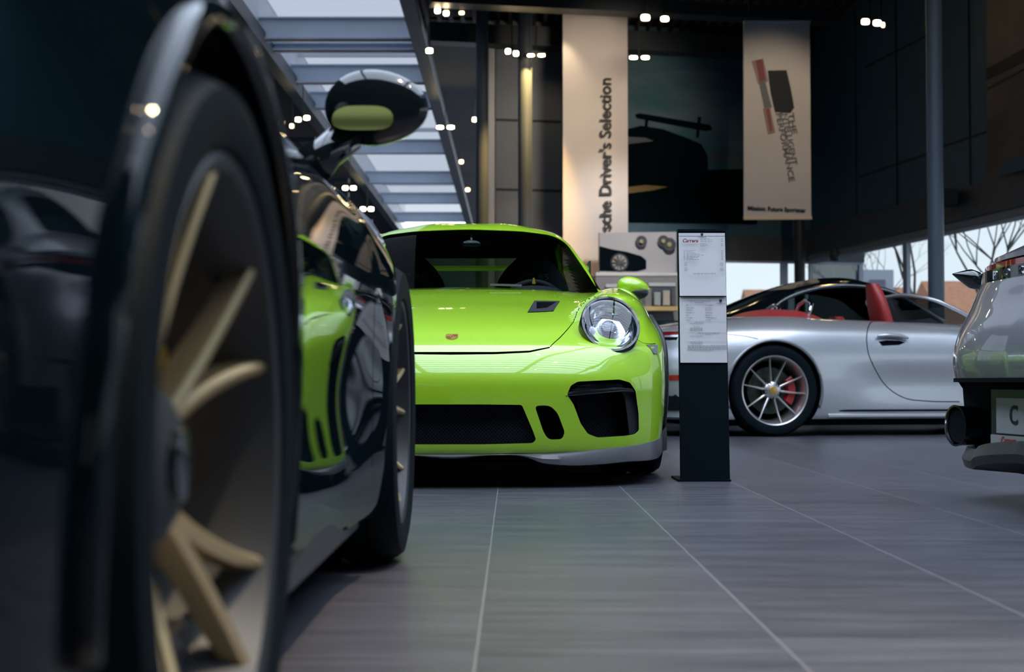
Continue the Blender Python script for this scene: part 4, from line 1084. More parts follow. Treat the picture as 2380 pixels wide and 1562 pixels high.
# window strip: lighter soffit below the wall, glass panes, mullions
def strip(name, P, dirn, L, z0, z1, N, off, th, mat): return wallslab(name, P + N * off, P + dirn * L + N * off, z0, z1, N, th, mat)
SOFF = noise_mat('window_head_trim', (.07, .08, .09), (.08, .09, .10), 3, .5)
strip('trim_1', C3, RU, 34.5, 2.66, 3.10, RN, .10, .12, SOFF)
strip('trim_2', C3, RU, 34.5, 2.56, 2.66, RN, .06, .30, noise_mat('window_head_light', (.28, .29, .32), (.30, .31, .34), 3, .5))
strip('trim_3', pW, -BU, (C3 - pW).length, 2.55, 2.95, BN, .06, .10, SOFF)
nwin = 0
def window(P, dirn, L, z0, z1, N, nm, gm=None):
    global nwin; nwin += 1
    m = MB(); a = P; b = P + dirn * L
    fr = MB()
    for q0, q1, c0, c1 in ((a, b, z0, z0 + .07), (a, b, z1 - .07, z1)):
        vs = []
        for pt in (q0, q1):
            for off in (.03, -.05): vs += [Vector((pt.x, pt.y, c0)) + N * off, Vector((pt.x, pt.y, c1)) + N * off]
        fr.add(vs, [(0, 4, 5, 1), (2, 3, 7, 6), (0, 1, 3, 2), (4, 6, 7, 5), (1, 5, 7, 3), (0, 2, 6, 4)])
    for pt in (a, b): fr.bar(Vector((pt.x, pt.y, z0)), Vector((pt.x, pt.y, z1)), .06, .08, Vector(dirn))
    o = S('window_%d' % nwin, fr, STEEL)
    g = MB(); g.add([Vector((a.x, a.y, z0)), Vector((b.x, b.y, z0)), Vector((b.x, b.y, z1)), Vector((a.x, a.y, z1))], [(0, 1, 2, 3)])
    link('pane', g.mesh(), gm or PANET, o)
k = 0
P = C3.copy()
while k < 9: window(P + RU * (k * 3.8), RU, 3.74, .25, 2.58, RN, 'w'); k += 1
LB = (C3 - pW).length
for i in range(2): window(pW - BU * (i * LB / 2), -BU, LB / 2 - .05, .25, 2.58, BN, 'w')
# panel seams
seams = MB()
for px0, py0, px1, py1 in ((1996, 412, 2152, 359), (2193, 341, 2292, 306), (2152, 80, 2010, 160)):
    a = rw(px0, py0, .004); b = rw(px1, py1, .004); b.z = a.z = (a.z + b.z) / 2
    seams.bar(a, b, .012, .03)
for px in (2255, 2085, 1990):
    a = rw(px, 300, .004); seams.bar(Vector((a.x, a.y, 3.1)), Vector((a.x, a.y, CEZ + 1)), .03, .012, Vector((0, 1, 0)))
S('trim_4', seams, SEAM)
seams = MB()
for py in (278, 440, 110):
    a = bw(1153, py, .006); b = bw(1304, py, .006); b.z = a.z; seams.bar(a, b, .015, .035)
a = bw(1262, 300, .006)
S('trim_5', seams, SEAM)
# left wall, far wall, front wall
S('wall_left', MB().box((-12, 26.5, 3.3), (.2, 70, 6.6)), STEELD)
S('wall_far', MB().box((-6, 60, 3.3), (12.2, .2, 6.6)), STEELD)
m = MB(); m.box((-1, -8.6, .35), (25, .2, .7)); m.box((-1, -8.6, 4.7), (25, .2, 4.2)); m.box((-8.9, -8.6, 1.65), (9.2, .2, 1.9)); m.box((5.6, -8.6, 1.65), (11.8, .2, 1.9)); S('wall_front', m, STEELD)
window(Vector((-4.3, -8.6, 0)), Vector((1, 0, 0)), 4.0, .7, 2.6, Vector((0, 1, 0)), 'w', PANET)
# ceiling: dark deck with the glazed strip on the left and the glazed bay above the entrance
HB = CEZ - .10 - CAMZ
X1 = -.268 * 6.1; X0 = -.74 * 6.1
def deck(x0, x1, y0, y1, nm='ceiling'): return S(nm, MB().box(((x0 + x1) / 2, (y0 + y1) / 2, CEZ + .05), (x1 - x0, y1 - y0, .1)), CEIL)
def xr(y): return CX + (CY - y) * math.tan(TH) + .15
mm = MB(); mm.prism([(X1, BY1), (xr(BY1), BY1), (xr(CY), CY + .15), (X1, CY + (CX - X1) * -math.tan(TH) + .15)], lambda p: (p[0], p[1], CEZ), lambda p: (p[0], p[1], CEZ + .1)); S('ceiling', mm, CEIL)
deck(X1, X1 + 1.6, CY - 1.2, 60); deck(-12, X0, 3.6, 60)
deck(-12, X0, -9, 3.6); 
deck(X0, 11, -9, BY0); deck(8, 8.7, 3.6, BY1); deck(8, 11.4, BY0, 3.6)
# ribs of the corrugated deck near the back wall
rb = MB()
for i in range(64): rb.box((X1 + .2 + i * .20, 22.4, CEZ - .04), (.06, 5.0, .08))
o = S('trim_6', rb, noise_mat('deck_ribs', (.06, .055, .05), (.07, .065, .06), 3, .7))
# glazed strip
G1 = S('window_30', MB().add([(X0, BY1, CEZ + .8), (X1, BY1, CEZ + .8), (X1, 60, CEZ + .8), (X0, 60, CEZ + .8)], [(0, 1, 2, 3)]), SKYPANE)
def edge(x): 
    return MB().box((x, (60 + BY1) / 2, CEZ + .42), (.06, 60 - BY1, .84))
S('trim_7', edge(X1 + .03), WHITEST); S('trim_8', edge(X0 - .03), WHITEST)
G2 = S('window_31', MB().add([(X0, BY0, CEZ + .1), (8, BY0, CEZ + .1), (8, BY1, CEZ + .1), (X0, BY1, CEZ + .1)], [(0, 1, 2, 3)]), PANE)
S('ground', MB().box((20, 30, -.25), (180, 140, .1)), noise_mat('pavement', (.30, .30, .30), (.36, .36, .35), 3, .9))

# ------------------------------------------------------------------ steel beams of the glazed strip
HBB = 6.1
yrow = [62, 104, 190, 250, 355, 425, 472, 513]
ords = ['nearest', 'second', 'third', 'fourth', 'fifth', 'sixth', 'seventh', 'farthest']
for i, yr in enumerate((88, 114, 190, 250, 355, 425, 472, 515)):
    Y = FPX * HBB / (YH - yr)
    z0 = CAMZ + HBB
    hh = .36 if i != 1 else .12
    if i == 0: hh = .38
    mm = MB(); W_ = X1 - X0
    mm.box(((X0 + X1) / 2, Y, z0 + hh / 2), (W_, .10, hh)); mm.box(((X0 + X1) / 2, Y + .0, z0 + .012), (W_, .30, .024)); mm.box(((X0 + X1) / 2, Y, z0 + hh), (W_, .26, .024))
    o = mm.build('crossbeam', STEEL); tag(o, 'blue-grey steel crossbeam under the glazed roof strip, %s from the viewer of its row' % ords[i], 'beam', 'crossbeams under the glazed roof strip')
    if i in (2, 3, 4, 6):
        mm = MB(); mm.box(((X0 + X1) / 2, Y + .9, CEZ + .70), (W_, .08, .10)); o = mm.build('glazing_bar', WHITEST)
        tag(o, 'white glazing bar of the roof strip just beyond its %s crossbeam' % ords[i], 'glazing bar', 'glazing bars of the roof strip')
# longitudinal edge beams
for x, nm in ((X1, 'right'), (X0, 'left')):
    mm = MB(); mm.box((x, 33, CAMZ + HBB - .02), (.24, 52, .30)); o = mm.build('edge_beam', STEELD)
    tag(o, 'long dark steel beam along the %s edge of the glazed roof strip' % nm, 'beam', 'edge beams of the glazed roof strip')
# thin ribs of the entrance roof (seen only in reflections)
for i in range(22):
    y = BY0 + .2 + i * .50
    o = MB().box((1.74, y, CEZ + .0), (12.5, .035, .10)).build('roof_rib', STEELD); tag(o, 'thin dark rib across the glazed entrance roof', 'rib', 'ribs of the glazed entrance roof')
for x in (-1.6, 2.2, 6.0):
    o = MB().box((x, (BY0 + BY1) / 2, CEZ - .12), (.16, BY1 - BY0, .24)).build('roof_girder', STEELD); tag(o, 'dark girder under the glazed entrance roof', 'beam', 'girders of the glazed entrance roof')
# dark trusses to the left of the strip
for i, (py, c) in enumerate(((300, 'nearest'), (400, 'middle'), (470, 'farthest'))):
    Y = FPX * 5.9 / (YH - py)
    mm = MB(); mm.bar((X0 - .1, Y, 6.1), (X0 - 5, Y + .5, 6.1), .12, .12); mm.bar((X0 - .1, Y, 5.7), (X0 - 5, Y + .5, 5.7), .12, .12)
    for j in range(6): mm.bar((X0 - .2 - j * .8, Y + j * .08, 5.7), (X0 - .6 - j * .8, Y + j * .08, 6.1), .05, .05)
    o = mm.build('roof_truss', STEELD); tag(o, 'dark lattice truss left of the glazed roof strip, %s of three' % c, 'truss', 'dark roof trusses')
# crosswise dark beams in front of the back wall
a = bw(1000, 20, 1.9); 
def crossb(py0, off, x0, x1, h, mat, nm, lab):
    a = bw(x0, py0, off); b = bw(x1, py0 + (x1 - x0) * .03, off); b.z = a.z
    mm = MB(); mm.bar(a, b, .25, h); mm.bar(a - Vector((0, 0, h / 2)), b - Vector((0, 0, h / 2)), .34, .03); o = mm.build(nm, mat); tag(o, lab, 'beam'); return o
crossb(76, .3, 996, 1880, .32, STEELD, 'girder', 'dark girder along the top of the back wall behind the banners')
crossb(-6, 2.6, 1000, 1930, .20, STEELD, 'girder', 'dark girder across the ceiling in front of the tall white banner')

# ------------------------------------------------------------------ columns
def column(x0, x1, Y, lab, z1=CEZ, mat=STEEL, py=600):
    a = at(x0, py, Y); b = at(x1, py, Y); r_ = (b.x - a.x) / 2; c = (a.x + b.x) / 2
    mm = MB().lathe([(0, .0), (0, r_), (z1, r_), (z1, 0)], axis='z', n=40, c=(c, Y, 0)); o = mm.build('column', mat, None, True, 30)
    MB().lathe([(0, r_ + .001), (0, r_ + .06), (.02, r_ + .06), (.02, r_ + .001)], axis='z', n=40, c=(c, Y, 0)).build('base_plate', mat, o)
    return tag(o, lab, 'column', 'round steel columns')
STEELM = noise_mat('mid_steel', (.085, .115, .15), (.095, .125, .16), 2, .45)
column(1106, 1135, 23.0, 'round steel column beside the white window strip, left of the wall panels', mat=STEELM, py=400)
column(1204, 1237, 22.6, 'round steel column with a warm light patch near its top', mat=STEELM, py=400)
column(2156, 2193, 14.5, 'tall dark round column before the right wall, between the two silver cars', mat=STEELM, py=500)
column(1846, 1871, 23.8, 'dark round column under the hanging banner, before the windows', mat=STEELD, py=620)
mm = MB(); a = at(1135, 400, 24.3); b = at(1152, 400, 24.3)
mm.box(((a.x + b.x) / 2, 24.3, CEZ / 2), (b.x - a.x, .15, CEZ)); o = mm.build('window_mullion', WHITEST); tag(o, 'white upright window post left of the grey wall panels', 'post')

# ------------------------------------------------------------------ prints on the walls
def quad_on(fn, pts, off, mat, name, parent=None, th=.004):
    N = BN if fn is bw else RN
    p = [fn(x, y, off) for x, y in pts]; mm = MB(); mm.prism(p, lambda q: q, lambda q: q - N * th); return mm.build(name, mat, parent)
CLOTH = noise_mat('white_banner_cloth', (.66, .62, .62), (.70, .66, .66), 1.5, .8)
# tall banner
p0 = bw(1308, 12, 1.2); p1 = bw(1458, 12, 1.2)
zb = .9
mm = MB(); N_ = 14; vs = []
for i in range(N_ + 1):
    t = i / N_; b = p0.lerp(p1, t); o_ = .02 * math.sin(t * 9) + .0
    for z in (p0.z, zb): vs.append(Vector((b.x, b.y, z)) + BN * o_)
m0 = len(vs); vs += [v - BN * .012 for v in vs]
fs = []
for i in range(N_):
    a = 2 * i; fs += [(a, a + 2, a + 3, a + 1), (m0 + a + 1, m0 + a + 3, m0 + a + 2, m0 + a), (a, m0 + a, m0 + a + 2, a + 2), (a + 1, a + 3, m0 + a + 3, m0 + a + 1)]
fs += [(0, 1, m0 + 1, m0), (2 * N_, m0 + 2 * N_, m0 + 2 * N_ + 1, 2 * N_ + 1)]
ban = mm.add(vs, fs).build('banner', CLOTH, None, True, 40); tag(ban, 'tall white banner with upright black lettering, behind the lime green car', 'banner')
MB().bar(Vector((p0.x, p0.y, p0.z)) - BU * -.02, Vector((p1.x, p1.y, p0.z)), .03, .03).build('hanging_rail', STEELD, ban)
xa = bw(1409, 400, 1.25)
top = bw(1409, 181, 1.25)
me = text_mesh("Porsche Driver's Selection", 1.0, align='RIGHT', bold=.022)
cw = max(v.co.x for v in me.vertices) - min(v.co.x for v in me.vertices)
# letters from row 181 down: 'sche Driver's Selection' reaches row 545
L_ = (bw(1409, 181, 1.25).z - bw(1409, 590, 1.25).z)
sc_ = L_ / cw
M = frame(top, (0, 0, 1), BU) @ Matrix.Diagonal((sc_, sc_ * 1.0, 1, 1))
me.transform(Matrix.Translation((-max(v.co.x for v in me.vertices), 0, 0))); me.transform(M); me.materials.clear(); link('banner_lettering', me, INK, ban)
# big dark picture
pic = quad_on(bw, [(1458, 160), (1760, 170), (1760, 520), (1458, 515)], .05, noise_mat('night_picture_sky', (.02, .10, .14), (.09, .16, .22), .7, .5, (1, 1, 3)), 'wall_picture')
tag(pic, 'large dark picture of a sports car with a rear wing, on the back wall', 'picture')
quad_on(bw, [(1458, 400), (1760, 392), (1760, 520), (1458, 515)], .056, pm('picture_road', (.002, .006, .009), .9, spec=0), 'picture_ground', pic)
CARP = pm('picture_car', (.002, .007, .011), .9, spec=0)
quad_on(bw, [(1458, 300), (1490, 292), (1540, 300), (1590, 318), (1630, 335), (1644, 360), (1646, 395), (1640, 430), (1500, 450), (1458, 445)], .062, CARP, 'picture_car_body', pic)
quad_on(bw, [(1476, 266), (1486, 263), (1650, 290), (1656, 302), (1640, 305), (1480, 275)], .066, CARP, 'picture_car_wing', pic)
for x in (1500, 1622): quad_on(bw, [(x, 272), (x + 8, 272), (x + 2, 320), (x - 4, 320)], .064, CARP, 'picture_wing_strut', pic)
quad_on(bw, [(1458, 318), (1500, 320), (1520, 328), (1458, 335)], .066, pm('picture_glint', (.07, .09, .11), .5), 'picture_car_glint', pic)
quad_on(bw, [(1458, 435), (1500, 430), (1552, 434), (1520, 442), (1458, 450)], .066, pm('picture_amber', (.16, .11, .02), .5), 'picture_amber_glow', pic)
quad_on(bw, [(1646, 352), (1720, 366), (1720, 384), (1646, 372)], .058, pm('picture_haze', (.07, .10, .12), .5), 'picture_horizon', pic)
# hanging banner, right
q0 = at(1728, 50, 20.0); q1 = at(1882, 49, 20.3); qz = at(1728, 510, 20.0).z
def hb(px, py, off=.0): # point on the hanging banner
    d = at(px, py, 1.0) - O3; dirn = (Vector((q1.x, q1.y, 0)) - Vector((q0.x, q0.y, 0))).normalized(); N = Vector((dirn.y, -dirn.x, 0)); P0 = Vector((q0.x, q0.y, 0)) + N * off
    k = (P0 - O3).dot(N) / d.dot(N); return O3 + d * k
dirn = (Vector((q1.x, q1.y, 0)) - Vector((q0.x, q0.y, 0))).normalized(); HN = Vector((dirn.y, -dirn.x, 0))
mm = MB(); mm.prism([hb(1728, 50), hb(1882, 50), hb(1885.5, 509), hb(1729, 510)], lambda q: q, lambda q: q - HN * .015)
CL2 = noise_mat('grey_banner_cloth', (.56, .55, .58), (.60, .59, .62), 1.5, .8)
hbn = mm.build('hanging_banner', CL2); tag(hbn, 'hanging grey-white banner with blurred red and black lettering', 'banner')
mm = MB(); mm.bar(hb(1728, 507, .01), hb(1886, 506, .01), .03, .05); mm.build('bottom_rail', pm('cream_rail', (.72, .60, .46), .5), hbn)
mm = MB(); mm.bar(hb(1728, 51, .01), hb(1883, 51, .01), .03, .03); mm.build('top_rail', STEEL, hbn)
for px in (1740, 1872):
    a = hb(px, 50); MB().tube([a, Vector((a.x, a.y, CEZ))], .006, 6).build('hanging_wire', STEELD, hbn)
def hq(pts, off, mat, nm):
    mm = MB(); mm.prism([hb(x, y, off) for x, y in pts], lambda q: q, lambda q: q - HN * .003); return mm.build(nm, mat, hbn)
for i, (pts, c) in enumerate((([(1747, 142), (1774, 136), (1786, 190), (1762, 196)], (.34, .22, .24)), ([(1756, 140), (1772, 138), (1780, 188), (1766, 190)], (.22, .08, .10)),
    ([(1764, 190), (1778, 186), (1794, 250), (1778, 256)], (.16, .17, .20)), ([(1774, 252), (1790, 250), (1802, 308), (1786, 312)], (.33, .22, .23)), ([(1780, 254), (1788, 252), (1796, 304), (1790, 306)], (.24, .09, .10)),
    ([(1785, 164), (1828, 163), (1838, 205), (1846, 250), (1838, 262), (1802, 260), (1792, 215)], (.020, .026, .036)))):
    hq(pts, .004 + .002 * i, pm('banner_print_%d' % i, c, .8), 'banner_print')
def on_hb(s, size, px, py, ang, mat, bold=0.0, sx=1.0, align='LEFT', off=.012):
    p = hb(px, py, off); x = dirn * math.cos(ang) + Vector((0, 0, 1)) * math.sin(ang); y = -dirn * math.sin(ang) + Vector((0, 0, 1)) * math.cos(ang)
    return put_text('banner_lettering', s, size, frame(p, x, y), mat, hbn, bold=bold, sx=sx, align=align)
A_ = math.radians(-78)
DG = pm('banner_grey_ink', (.15, .16, .19), .8)
on_hb('THE', .13, 1837, 262, A_, DG, .002, 1.3); on_hb('INTELLIGENT', .13, 1822, 258, A_, DG, .002, 1.0); on_hb('PERFORMANCE', .13, 1809, 262, A_, DG, .002, 1.1)
on_hb('Mission: Future Sportscar', .088, 1738, 484, 0, INK, .003, 1.0)
# low display wall with wheels
dsp = quad_on(bw, [(1393, 541), (1572, 539), (1572, 632), (1393, 634)], 1.9, noise_mat('display_grey', (.42, .42, .46), (.46, .46, .50), 2, .6), 'display_board', None, .06)
tag(dsp, 'grey display board picturing a dark car and wheel rims, below the tall banner', 'display board')
quad_on(bw, [(1393, 572), (1425, 580), (1455, 585), (1490, 595), (1502, 605), (1502, 625), (1480, 631), (1393, 630)], 1.91, pm('print_dark_car', (.004, .008, .012), .9, spec=0), 'printed_car', dsp)
def disc_on(px, py, rpx, off, mat, nm, par, r_in=0.0):
    c = bw(px, py, off); e = (bw(px + rpx, py, off) - c).length; mm = MB(); pts = []
    for k in range(28): a = 2 * PI * k / 28; pts.append(c + (-BU) * e * math.cos(a) + Vector((0, 0, e * math.sin(a))))
    mm.prism(pts, lambda q: q, lambda q: q - BN * .01); return mm.build(nm, mat, par)
disc_on(1440, 610, 21, 1.92, pm('print_tyre', (.02, .025, .03), .6), 'printed_tyre', dsp); disc_on(1440, 610, 17, 1.93, pm('print_rim', (.33, .33, .35), .5), 'printed_rim', dsp); disc_on(1433, 607, 6, 1.935, pm('print_caliper', (.45, .28, .08), .5), 'printed_caliper', dsp)
mm = MB()
for k in range(10):
    c = bw(1440, 610, 1.95); a = 2 * PI * k / 10; e = (bw(1456, 610, 1.95) - c).length
    mm.bar(c, c + (-BU) * e * math.cos(a) + Vector((0, 0, e * math.sin(a))), .012, .02, BN)
mm.build('printed_spokes', pm('print_spoke', (.10, .11, .13), .5), dsp)
for px, py, r_ in ((1491, 561, 13), (1542, 560, 13), (1556, 568, 15)):
    o = disc_on(px, py, r_, 1.96 + (.02 if px == 1556 else 0), noise_mat('rim_grey', (.05, .06, .075), (.08, .09, .10), 8, .4), 'wheel_rim', None)
    tag(o, {1491: 'single dark wheel rim mounted on the display board', 1542: 'left rim of the overlapping pair on the display board', 1556: 'right rim of the overlapping pair on the display board'}[px], 'wheel rim', 'rims mounted on the display board')
    disc_on(px, py, r_ * .35, 2.0, pm('rim_hub', (.40, .34, .20), .4), 'hub', o)
# shelves and counter under the board
shelf = quad_on(bw, [(1385, 633), (1575, 633), (1575, 641), (1385, 641)], 2.1, pm('shelf_white', (.68, .70, .72), .5), 'shelf', None, .5)
tag(shelf, 'upper white shelf below the display board', 'shelf', 'white shelves below the display board')
cab = quad_on(bw, [(1385, 643), (1640, 643), (1640, 745), (1385, 745)], 2.1, noise_mat('cabinet_grey', (.24, .25, .28), (.28, .29, .32), 3, .6), 'display_cabinet', None, .5)
tag(cab, 'grey display cabinet with goods behind the mirror of the lime green car', 'cabinet')
for x0, x1, y0, y1, c in ((1408, 1490, 660, 668, (.55, .60, .65)), (1508, 1570, 657, 665, (.55, .6, .66)), (1400, 1500, 672, 712, (.10, .12, .15)), (1515, 1570, 668, 712, (.07, .09, .12))):
    quad_on(bw, [(x0, y0), (x1, y0), (x1, y1), (x0, y1)], 2.13, pm('cab_%d' % x0, c, .5), 'cabinet_bay', cab)
quad_on(bw, [(1440, 712), (1580, 712), (1580, 722), (1440, 722)], 2.5, pm('yellow_lit_edge', (.62, .48, .22), .5), 'counter_edge', cab, .5)  # yellow light on the counter top is put into this edge colour
goods = ((1418, 1432, (.30, .16, .10)), (1440, 1452, (.35, .36, .40)), (1460, 1474, (.30, .27, .24)), (1520, 1534, (.34, .40, .44)), (1540, 1556, (.45, .42, .38)), (1560, 1568, (.10, .10, .12)))
gl = ['brown', 'light grey', 'beige', 'pale blue', 'cream', 'dark']
for i, (x0, x1, c) in enumerate(goods):
    a = bw(x0, 710, 2.25); b = bw(x1, 680 - (i % 3) * 4, 2.25)
    o = MB().box(((a.x + b.x) / 2, a.y, (a.z + b.z) / 2), (abs(b.x - a.x), .12, b.z - a.z)).build('boxed_article', pm('goods_%d' % i, c, .6), None, bevel=.006); tag(o, '%s boxed article in the display cabinet under the display board' % gl[i], 'box', 'articles in the display cabinet')
# pictures on the right wall
rp = quad_on(rw, [(2293, -20), (2470, -60), (2470, 400), (2293, 440)], .05, noise_mat('sepia_picture', (.10, .075, .065), (.23, .18, .15), .55, .6, (1, 1, 1.6)), 'wall_picture')
tag(rp, 'large sepia landscape picture at the top right, on the right wall', 'picture')
quad_on(rw, [(2293, 160), (2470, 62), (2470, 95), (2293, 186)], .065, pm('picture_dark_band', (.010, .014, .018), .6), 'picture_band', rp)
quad_on(rw, [(2293, 205), (2470, 110), (2470, 114), (2293, 209)], .065, pm('picture_line', (.03, .03, .035), .6), 'picture_line', rp)
quad_on(rw, [(2322, 382), (2470, 330), (2470, 372), (2322, 408)], .20, WALLD, 'picture_ledge', rp)
a = rw(2195, 460, .3); o = MB().box((a.x, a.y, a.z), (.28, .35, .22)).build('wall_loudspeaker', STEELD, None, bevel=.01); MB().tube([a, a - RN * .3], .02, 8).build('bracket', STEELD, o); tag(o, 'small black loudspeaker on the right wall beside the tall column', 'loudspeaker')
a = rw(1940, 606, .4); mm = MB(); mm.lathe([(0, .05), (-.12, .09), (-.2, .07), (-.22, .0)], axis='z', n=20, c=(a.x, a.y, 2.60)); o = mm.build('ceiling_camera', STEELD, None, True, 30); tag(o, 'small dark dome camera hanging under the window head', 'camera')

# ------------------------------------------------------------------ spotlights
LENS = pm('lamp_glow', (1, .86, .55), .4, emit=(1.0, .78, .42), estr=40.0)
LENS2 = pm('lamp_glow_dim', (1, .8, .5), .4, emit=(1.0, .62, .28), estr=11.0)
HEADM = pm('lamp_housing_black', (.010, .014, .018), .5)
def spotlight(px, py, Y, heads, lab, w=14, h=10, tilt=0.0, lens=LENS):
    c = at(px, py, Y); s = Y / FPX; t = empty('ceiling_spotlight', lab, 'spotlight', c, 0, 'warm ceiling spotlights')
    n = heads
    for i in range(n):
        dx = (i - (n - 1) / 2) * (w * 1.55) * s; dz = (i - (n - 1) / 2) * tilt * s
        M = Matrix.Rotation(math.radians(-28), 3, 'X') @ Matrix.Rotation(math.radians(tilt * 1.5), 3, 'Y')
        hd = MB().box((dx, .05, dz + .01), (w * s * 1.15, .10, h * s * 1.3), None).build('lamp_head', HEADM, t, bevel=.004)
        r1 = w * s / 2; r2 = h * s / 2; mm = MB(); pts = [(r1 * math.copysign(abs(math.cos(a)) ** .6, math.cos(a)), r2 * math.copysign(abs(math.sin(a)) ** .6, math.sin(a))) for a in [2 * PI * k / 20 for k in range(20)]]
        mm.prism(pts, lambda p: (dx + p[0], -.006, dz + p[1]), lambda p: (dx + p[0], .0, dz + p[1])); mm.build('lens', lens, hd)
    zt = max(CEZ - c.z, .05); MB().tube([(0, .08, 0), (0, .08, zt)], .010, 6).build('stem', HEADM, t)
    return t
SPL = [(1027, 28, 21.6, 2, 'double warm spotlight at the top, just right of the glazed strip', 13, 12, -6), (1073, 30, 21.8, 1, 'dim spotlight beside the top double spotlight right of the glazed strip', 12, 8, 0),
 (998, 118, 21.8, 1, 'spotlight at the lower end of the right edge beam', 16, 12, 0), (1190, 122, 22.4, 2, 'tilted double spotlight above the column with the warm patch', 12, 12, -5), (1246, 129, 22.4, 2, 'flat double spotlight right of the warm column', 16, 6, 0),
 (1500, 41, 21.5, 1, 'spotlight at the top right of the tall white banner, left of two', 20, 14, 12), (1545, 44, 21.5, 1, 'spotlight at the top between the banners, right of two', 18, 12, -14), (1486, 134, 21.8, 2, 'flat double spotlight between the two banners', 18, 8, 0),
 (2025, 52, 19.5, 2, 'bright double spotlight high above the silver open car', 18, 13, -3), (2052, 58, 19.6, 1, 'dim spotlight right of the bright double one high on the right', 8, 12, 0),
 (1035, 296, 30, 2, 'double spotlight under the right edge beam halfway down the hall', 16, 8, 0), (1103, 278, 30, 1, 'single spotlight beside the left steel column', 10, 10, 0), (1072, 376, 36, 1, 'small spotlight far down the right edge beam, upper of two', 10, 9, 0), (1087, 441, 42, 1, 'small spotlight far down the right edge beam, lower of two', 10, 8, 0),
 (703, 276, 29, 2, 'double spotlight left of the glazed strip by the black door mirror', 13, 10, 4), (678, 293, 29.5, 1, 'single dim spotlight left of the glazed strip', 9, 10, 0), (812, 437, 38, 2, 'far double spotlight left of the glazed strip, upper of two', 12, 9, 0), (853, 486, 43, 2, 'far double spotlight left of the glazed strip, lower of two', 12, 9, 0)]
for a in SPL: spotlight(a[0], a[1], a[2], a[3], a[4], a[5], a[6], a[7], LENS2 if 'dim' in a[4] or 'far down' in a[4] else LENS)
def slamp(loc, tgt, power, ang, colr=(1, .76, .48), r=.05):
    l = bpy.data.lights.new('warm_spot', 'SPOT'); l.energy = power * 1.7; l.spot_size = math.radians(ang); l.spot_blend = .7; l.color = colr; l.shadow_soft_size = r
    o = bpy.data.objects.new('warm_spot', l); col.objects.link(o); o.location = loc; o.rotation_euler = (Vector(tgt) - Vector(loc)).to_track_quat('-Z', 'Y').to_euler(); return o
# lamps that graze the banner, the column and the right-hand cars
b_ = bw(1385, 260, 1.2); slamp(b_ + BN * 4.0 + Vector((0, 0, .3)), b_, 230, 55, colr=(1, .80, .58), r=.4)
c_ = at(1222, 150, 22.6); slamp((c_.x + .32, 22.1, CEZ - .5), (c_.x, 22.6, 4.2), 700, 50, colr=(1, .58, .18))
h_ = hb(1800, 330); slamp(h_ + HN * 3 + Vector((0, 0, 1.5)), h_, 90, 60, (1, .78, .52))
c_ = at(2180, 40, 14.5); slamp((c_.x + .25, 14.25, CEZ), (c_.x, 14.5, 4.0), 160, 50, colr=(1, .58, .18))
p_ = bw(1262, 400, .2); slamp(p_ + BN * 1.5 + Vector((0, 0, 2.2)), p_, 14, 80)
d_ = bw(1480, 600, 2.0); slamp(d_ + BN * 3.2 + Vector((0, 0, 2.4)), d_, 300, 60, (1, .93, .86), .2)  # added lamp without a fixture, brightens the display board
# added spots, out of view above the camera, that light the cars and the wheel
for i, (x, y, tx, ty, pw) in enumerate(((1.4, .9, -.25, 1.25, 3400), (2.6, .6, -.4, 2.6, 220), (1.6, 4.2, -.24, 6.4, 160), (-.6, 4.6, -.4, 7.2, 160), (4.4, 8.2, 3.4, 10.6, 260), (2.0, 8.8, 1.8, 10.9, 200), (3.0, 2.2, 1.6, 4.6, 120))):
    t = empty('ceiling_spotlight', 'added warm spotlight out of view above the parked cars', 'spotlight', (x, y, CEZ - .35), 0, 'added spotlights above the parked cars')
    MB().lathe([(0, .05), (0, .075), (.16, .075), (.16, 0)], axis='z', n=24, c=(0, 0, .02)).build('lamp_head', HEADM, t, True, 30)
    MB().lathe([(.03, .068), (.03, .001)], axis='z', n=24).build('lens', LENS, t); MB().tube([(0, 0, .18), (0, 0, .35)], .012, 6).build('stem', HEADM, t)
    slamp((x, y, CEZ - .36), (tx, ty, .4), pw * .3, 45, (1, .74, .42), .06)

# ------------------------------------------------------------------ outside
BRICK = noise_mat('orange_roof_tiles', (.55, .24, .12), (.68, .33, .18), 8, .8); RENDERW = noise_mat('pale_render', (.55, .50, .45), (.62, .57, .52), 3, .9)
def house_out(x0, x1, py_top, Y, lab):
    a = at(x0, py_top, Y); b = at(x1, py_top, Y); h = a.z * .55; t = empty('house', lab, 'house', ((a.x + b.x) / 2, Y, 0), 0, 'houses across the street'); w_ = b.x - a.x
    MB().box((0, 2.5, h / 2), (w_, 5, h)).build('wall', RENDERW, t)
    mm = MB(); mm.prism([(0 - .3, h), (2.5, a.z), (5.3, h)], lambda p: (-w_ / 2, p[0], p[1]), lambda p: (w_ / 2, p[0], p[1])); mm.build('roof', BRICK, t)
    for i in range(3): MB().box((-w_ / 2 + w_ * (i + .5) / 3, -.03, h * .55), (w_ * .12, .05, h * .3)).build('window', STEELD, t)
house_out(2085, 2165, 655, 42, 'orange-roofed house seen through the window left of the tall column'); house_out(2195, 2330, 640, 44, 'orange-roofed house seen through the window right of the tall column')
house_out(1755, 1830, 662, 48, 'orange-roofed house seen through the back window above the saloon')
BARK = noise_mat('bark', (.10, .10, .09), (.15, .14, .13), 10, .9)
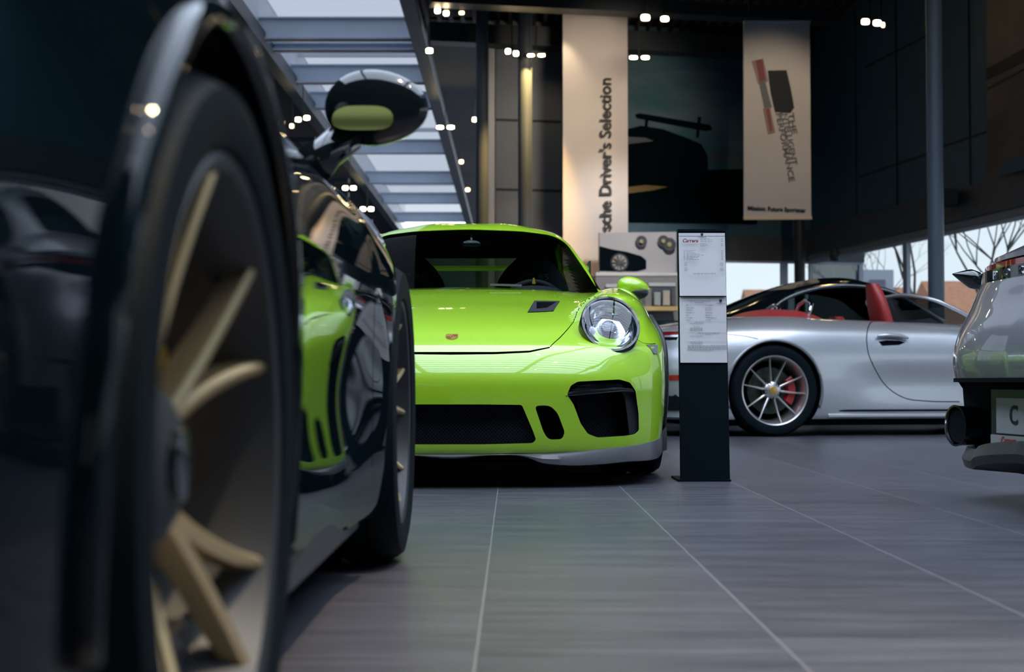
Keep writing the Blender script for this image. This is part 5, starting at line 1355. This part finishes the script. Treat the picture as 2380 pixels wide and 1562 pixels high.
def tree(px, Y, h, seed, lab):
    r_ = random.Random(seed); b = at(px, 700, Y); mm = MB()
    def br(p, d, L, r, n):
        q = p + d * L; mm.tube([p, (p + q) / 2 + Vector((r_.uniform(-1, 1), r_.uniform(-1, 1), 0)) * L * .05, q], [r, r * .8, r * .6], 5, False)
        if n == 0: return
        for _ in range(3 if n > 1 else 4):
            dd = (d + Vector((r_.uniform(-1, 1), r_.uniform(-1, 1), r_.uniform(-.1, .6))) * .75).normalized(); br(q, dd, L * r_.uniform(.6, .8), r * .55, n - 1)
    br(Vector((b.x, Y, 0)), Vector((0, 0, 1)), h * .3, h * .009, 5)
    o = mm.build('bare_tree', BARK); tag(o, lab, 'tree', 'bare trees outside the windows')
tree(2125, 33, 7.5, 2, 'bare tree outside the window just left of the tall column'); tree(2290, 27, 6.0, 5, 'bare tree outside the window right of the tall column'); tree(2350, 23, 5, 8, 'bare tree outside at the right edge above the grey car'); tree(2020, 38, 5.5, 11, 'thin bare tree outside behind the street sign')
t0 = at(1992, 628, 36); t1 = at(2074, 700, 36)
o = MB().box(((t0.x + t1.x) / 2, 36, (t0.z + t1.z) / 2), (t1.x - t0.x, .3, t0.z - t1.z)).build('street_sign', pm('sign_white', (.62, .66, .72), .6)); tag(o, 'white box sign outside the window left of the tall column', 'sign')
a = at(2022, 650, 35.8); b = at(2058, 690, 35.8); MB().box(((a.x + b.x) / 2, 35.8, (a.z + b.z) / 2), (b.x - a.x, .05, a.z - b.z)).build('sign_panel', pm('sign_dark', (.28, .25, .33), .6), o)
MB().tube([((t0.x + t1.x) / 2, 36, 0), ((t0.x + t1.x) / 2, 36, t1.z)], .12, 8).build('pole', STEEL, o)
for px, Y, hgt, lab in ((1700, 30, 1.9, 'left shrub outside the back window behind the information stand'), (1785, 31, 1.6, 'round shrub outside the back window above the saloon')):
    b = at(px, 690, Y); mm = MB(); r_ = random.Random(px)
    ellipsoid(mm, (b.x, Y, .15), (.1, .1, .17), 8, 6)
    for i in range(26): ellipsoid(mm, (b.x + r_.uniform(-.22, .22), Y + r_.uniform(-.3, .3), hgt * .5 + r_.uniform(-.9, .75) * hgt * .5), (.16, .16, .16), 8, 6)
    o = mm.build('shrub', noise_mat('shrub_green', (.06, .12, .06), (.12, .20, .10), 9, .9)); tag(o, lab, 'shrub', 'shrubs outside the back window')
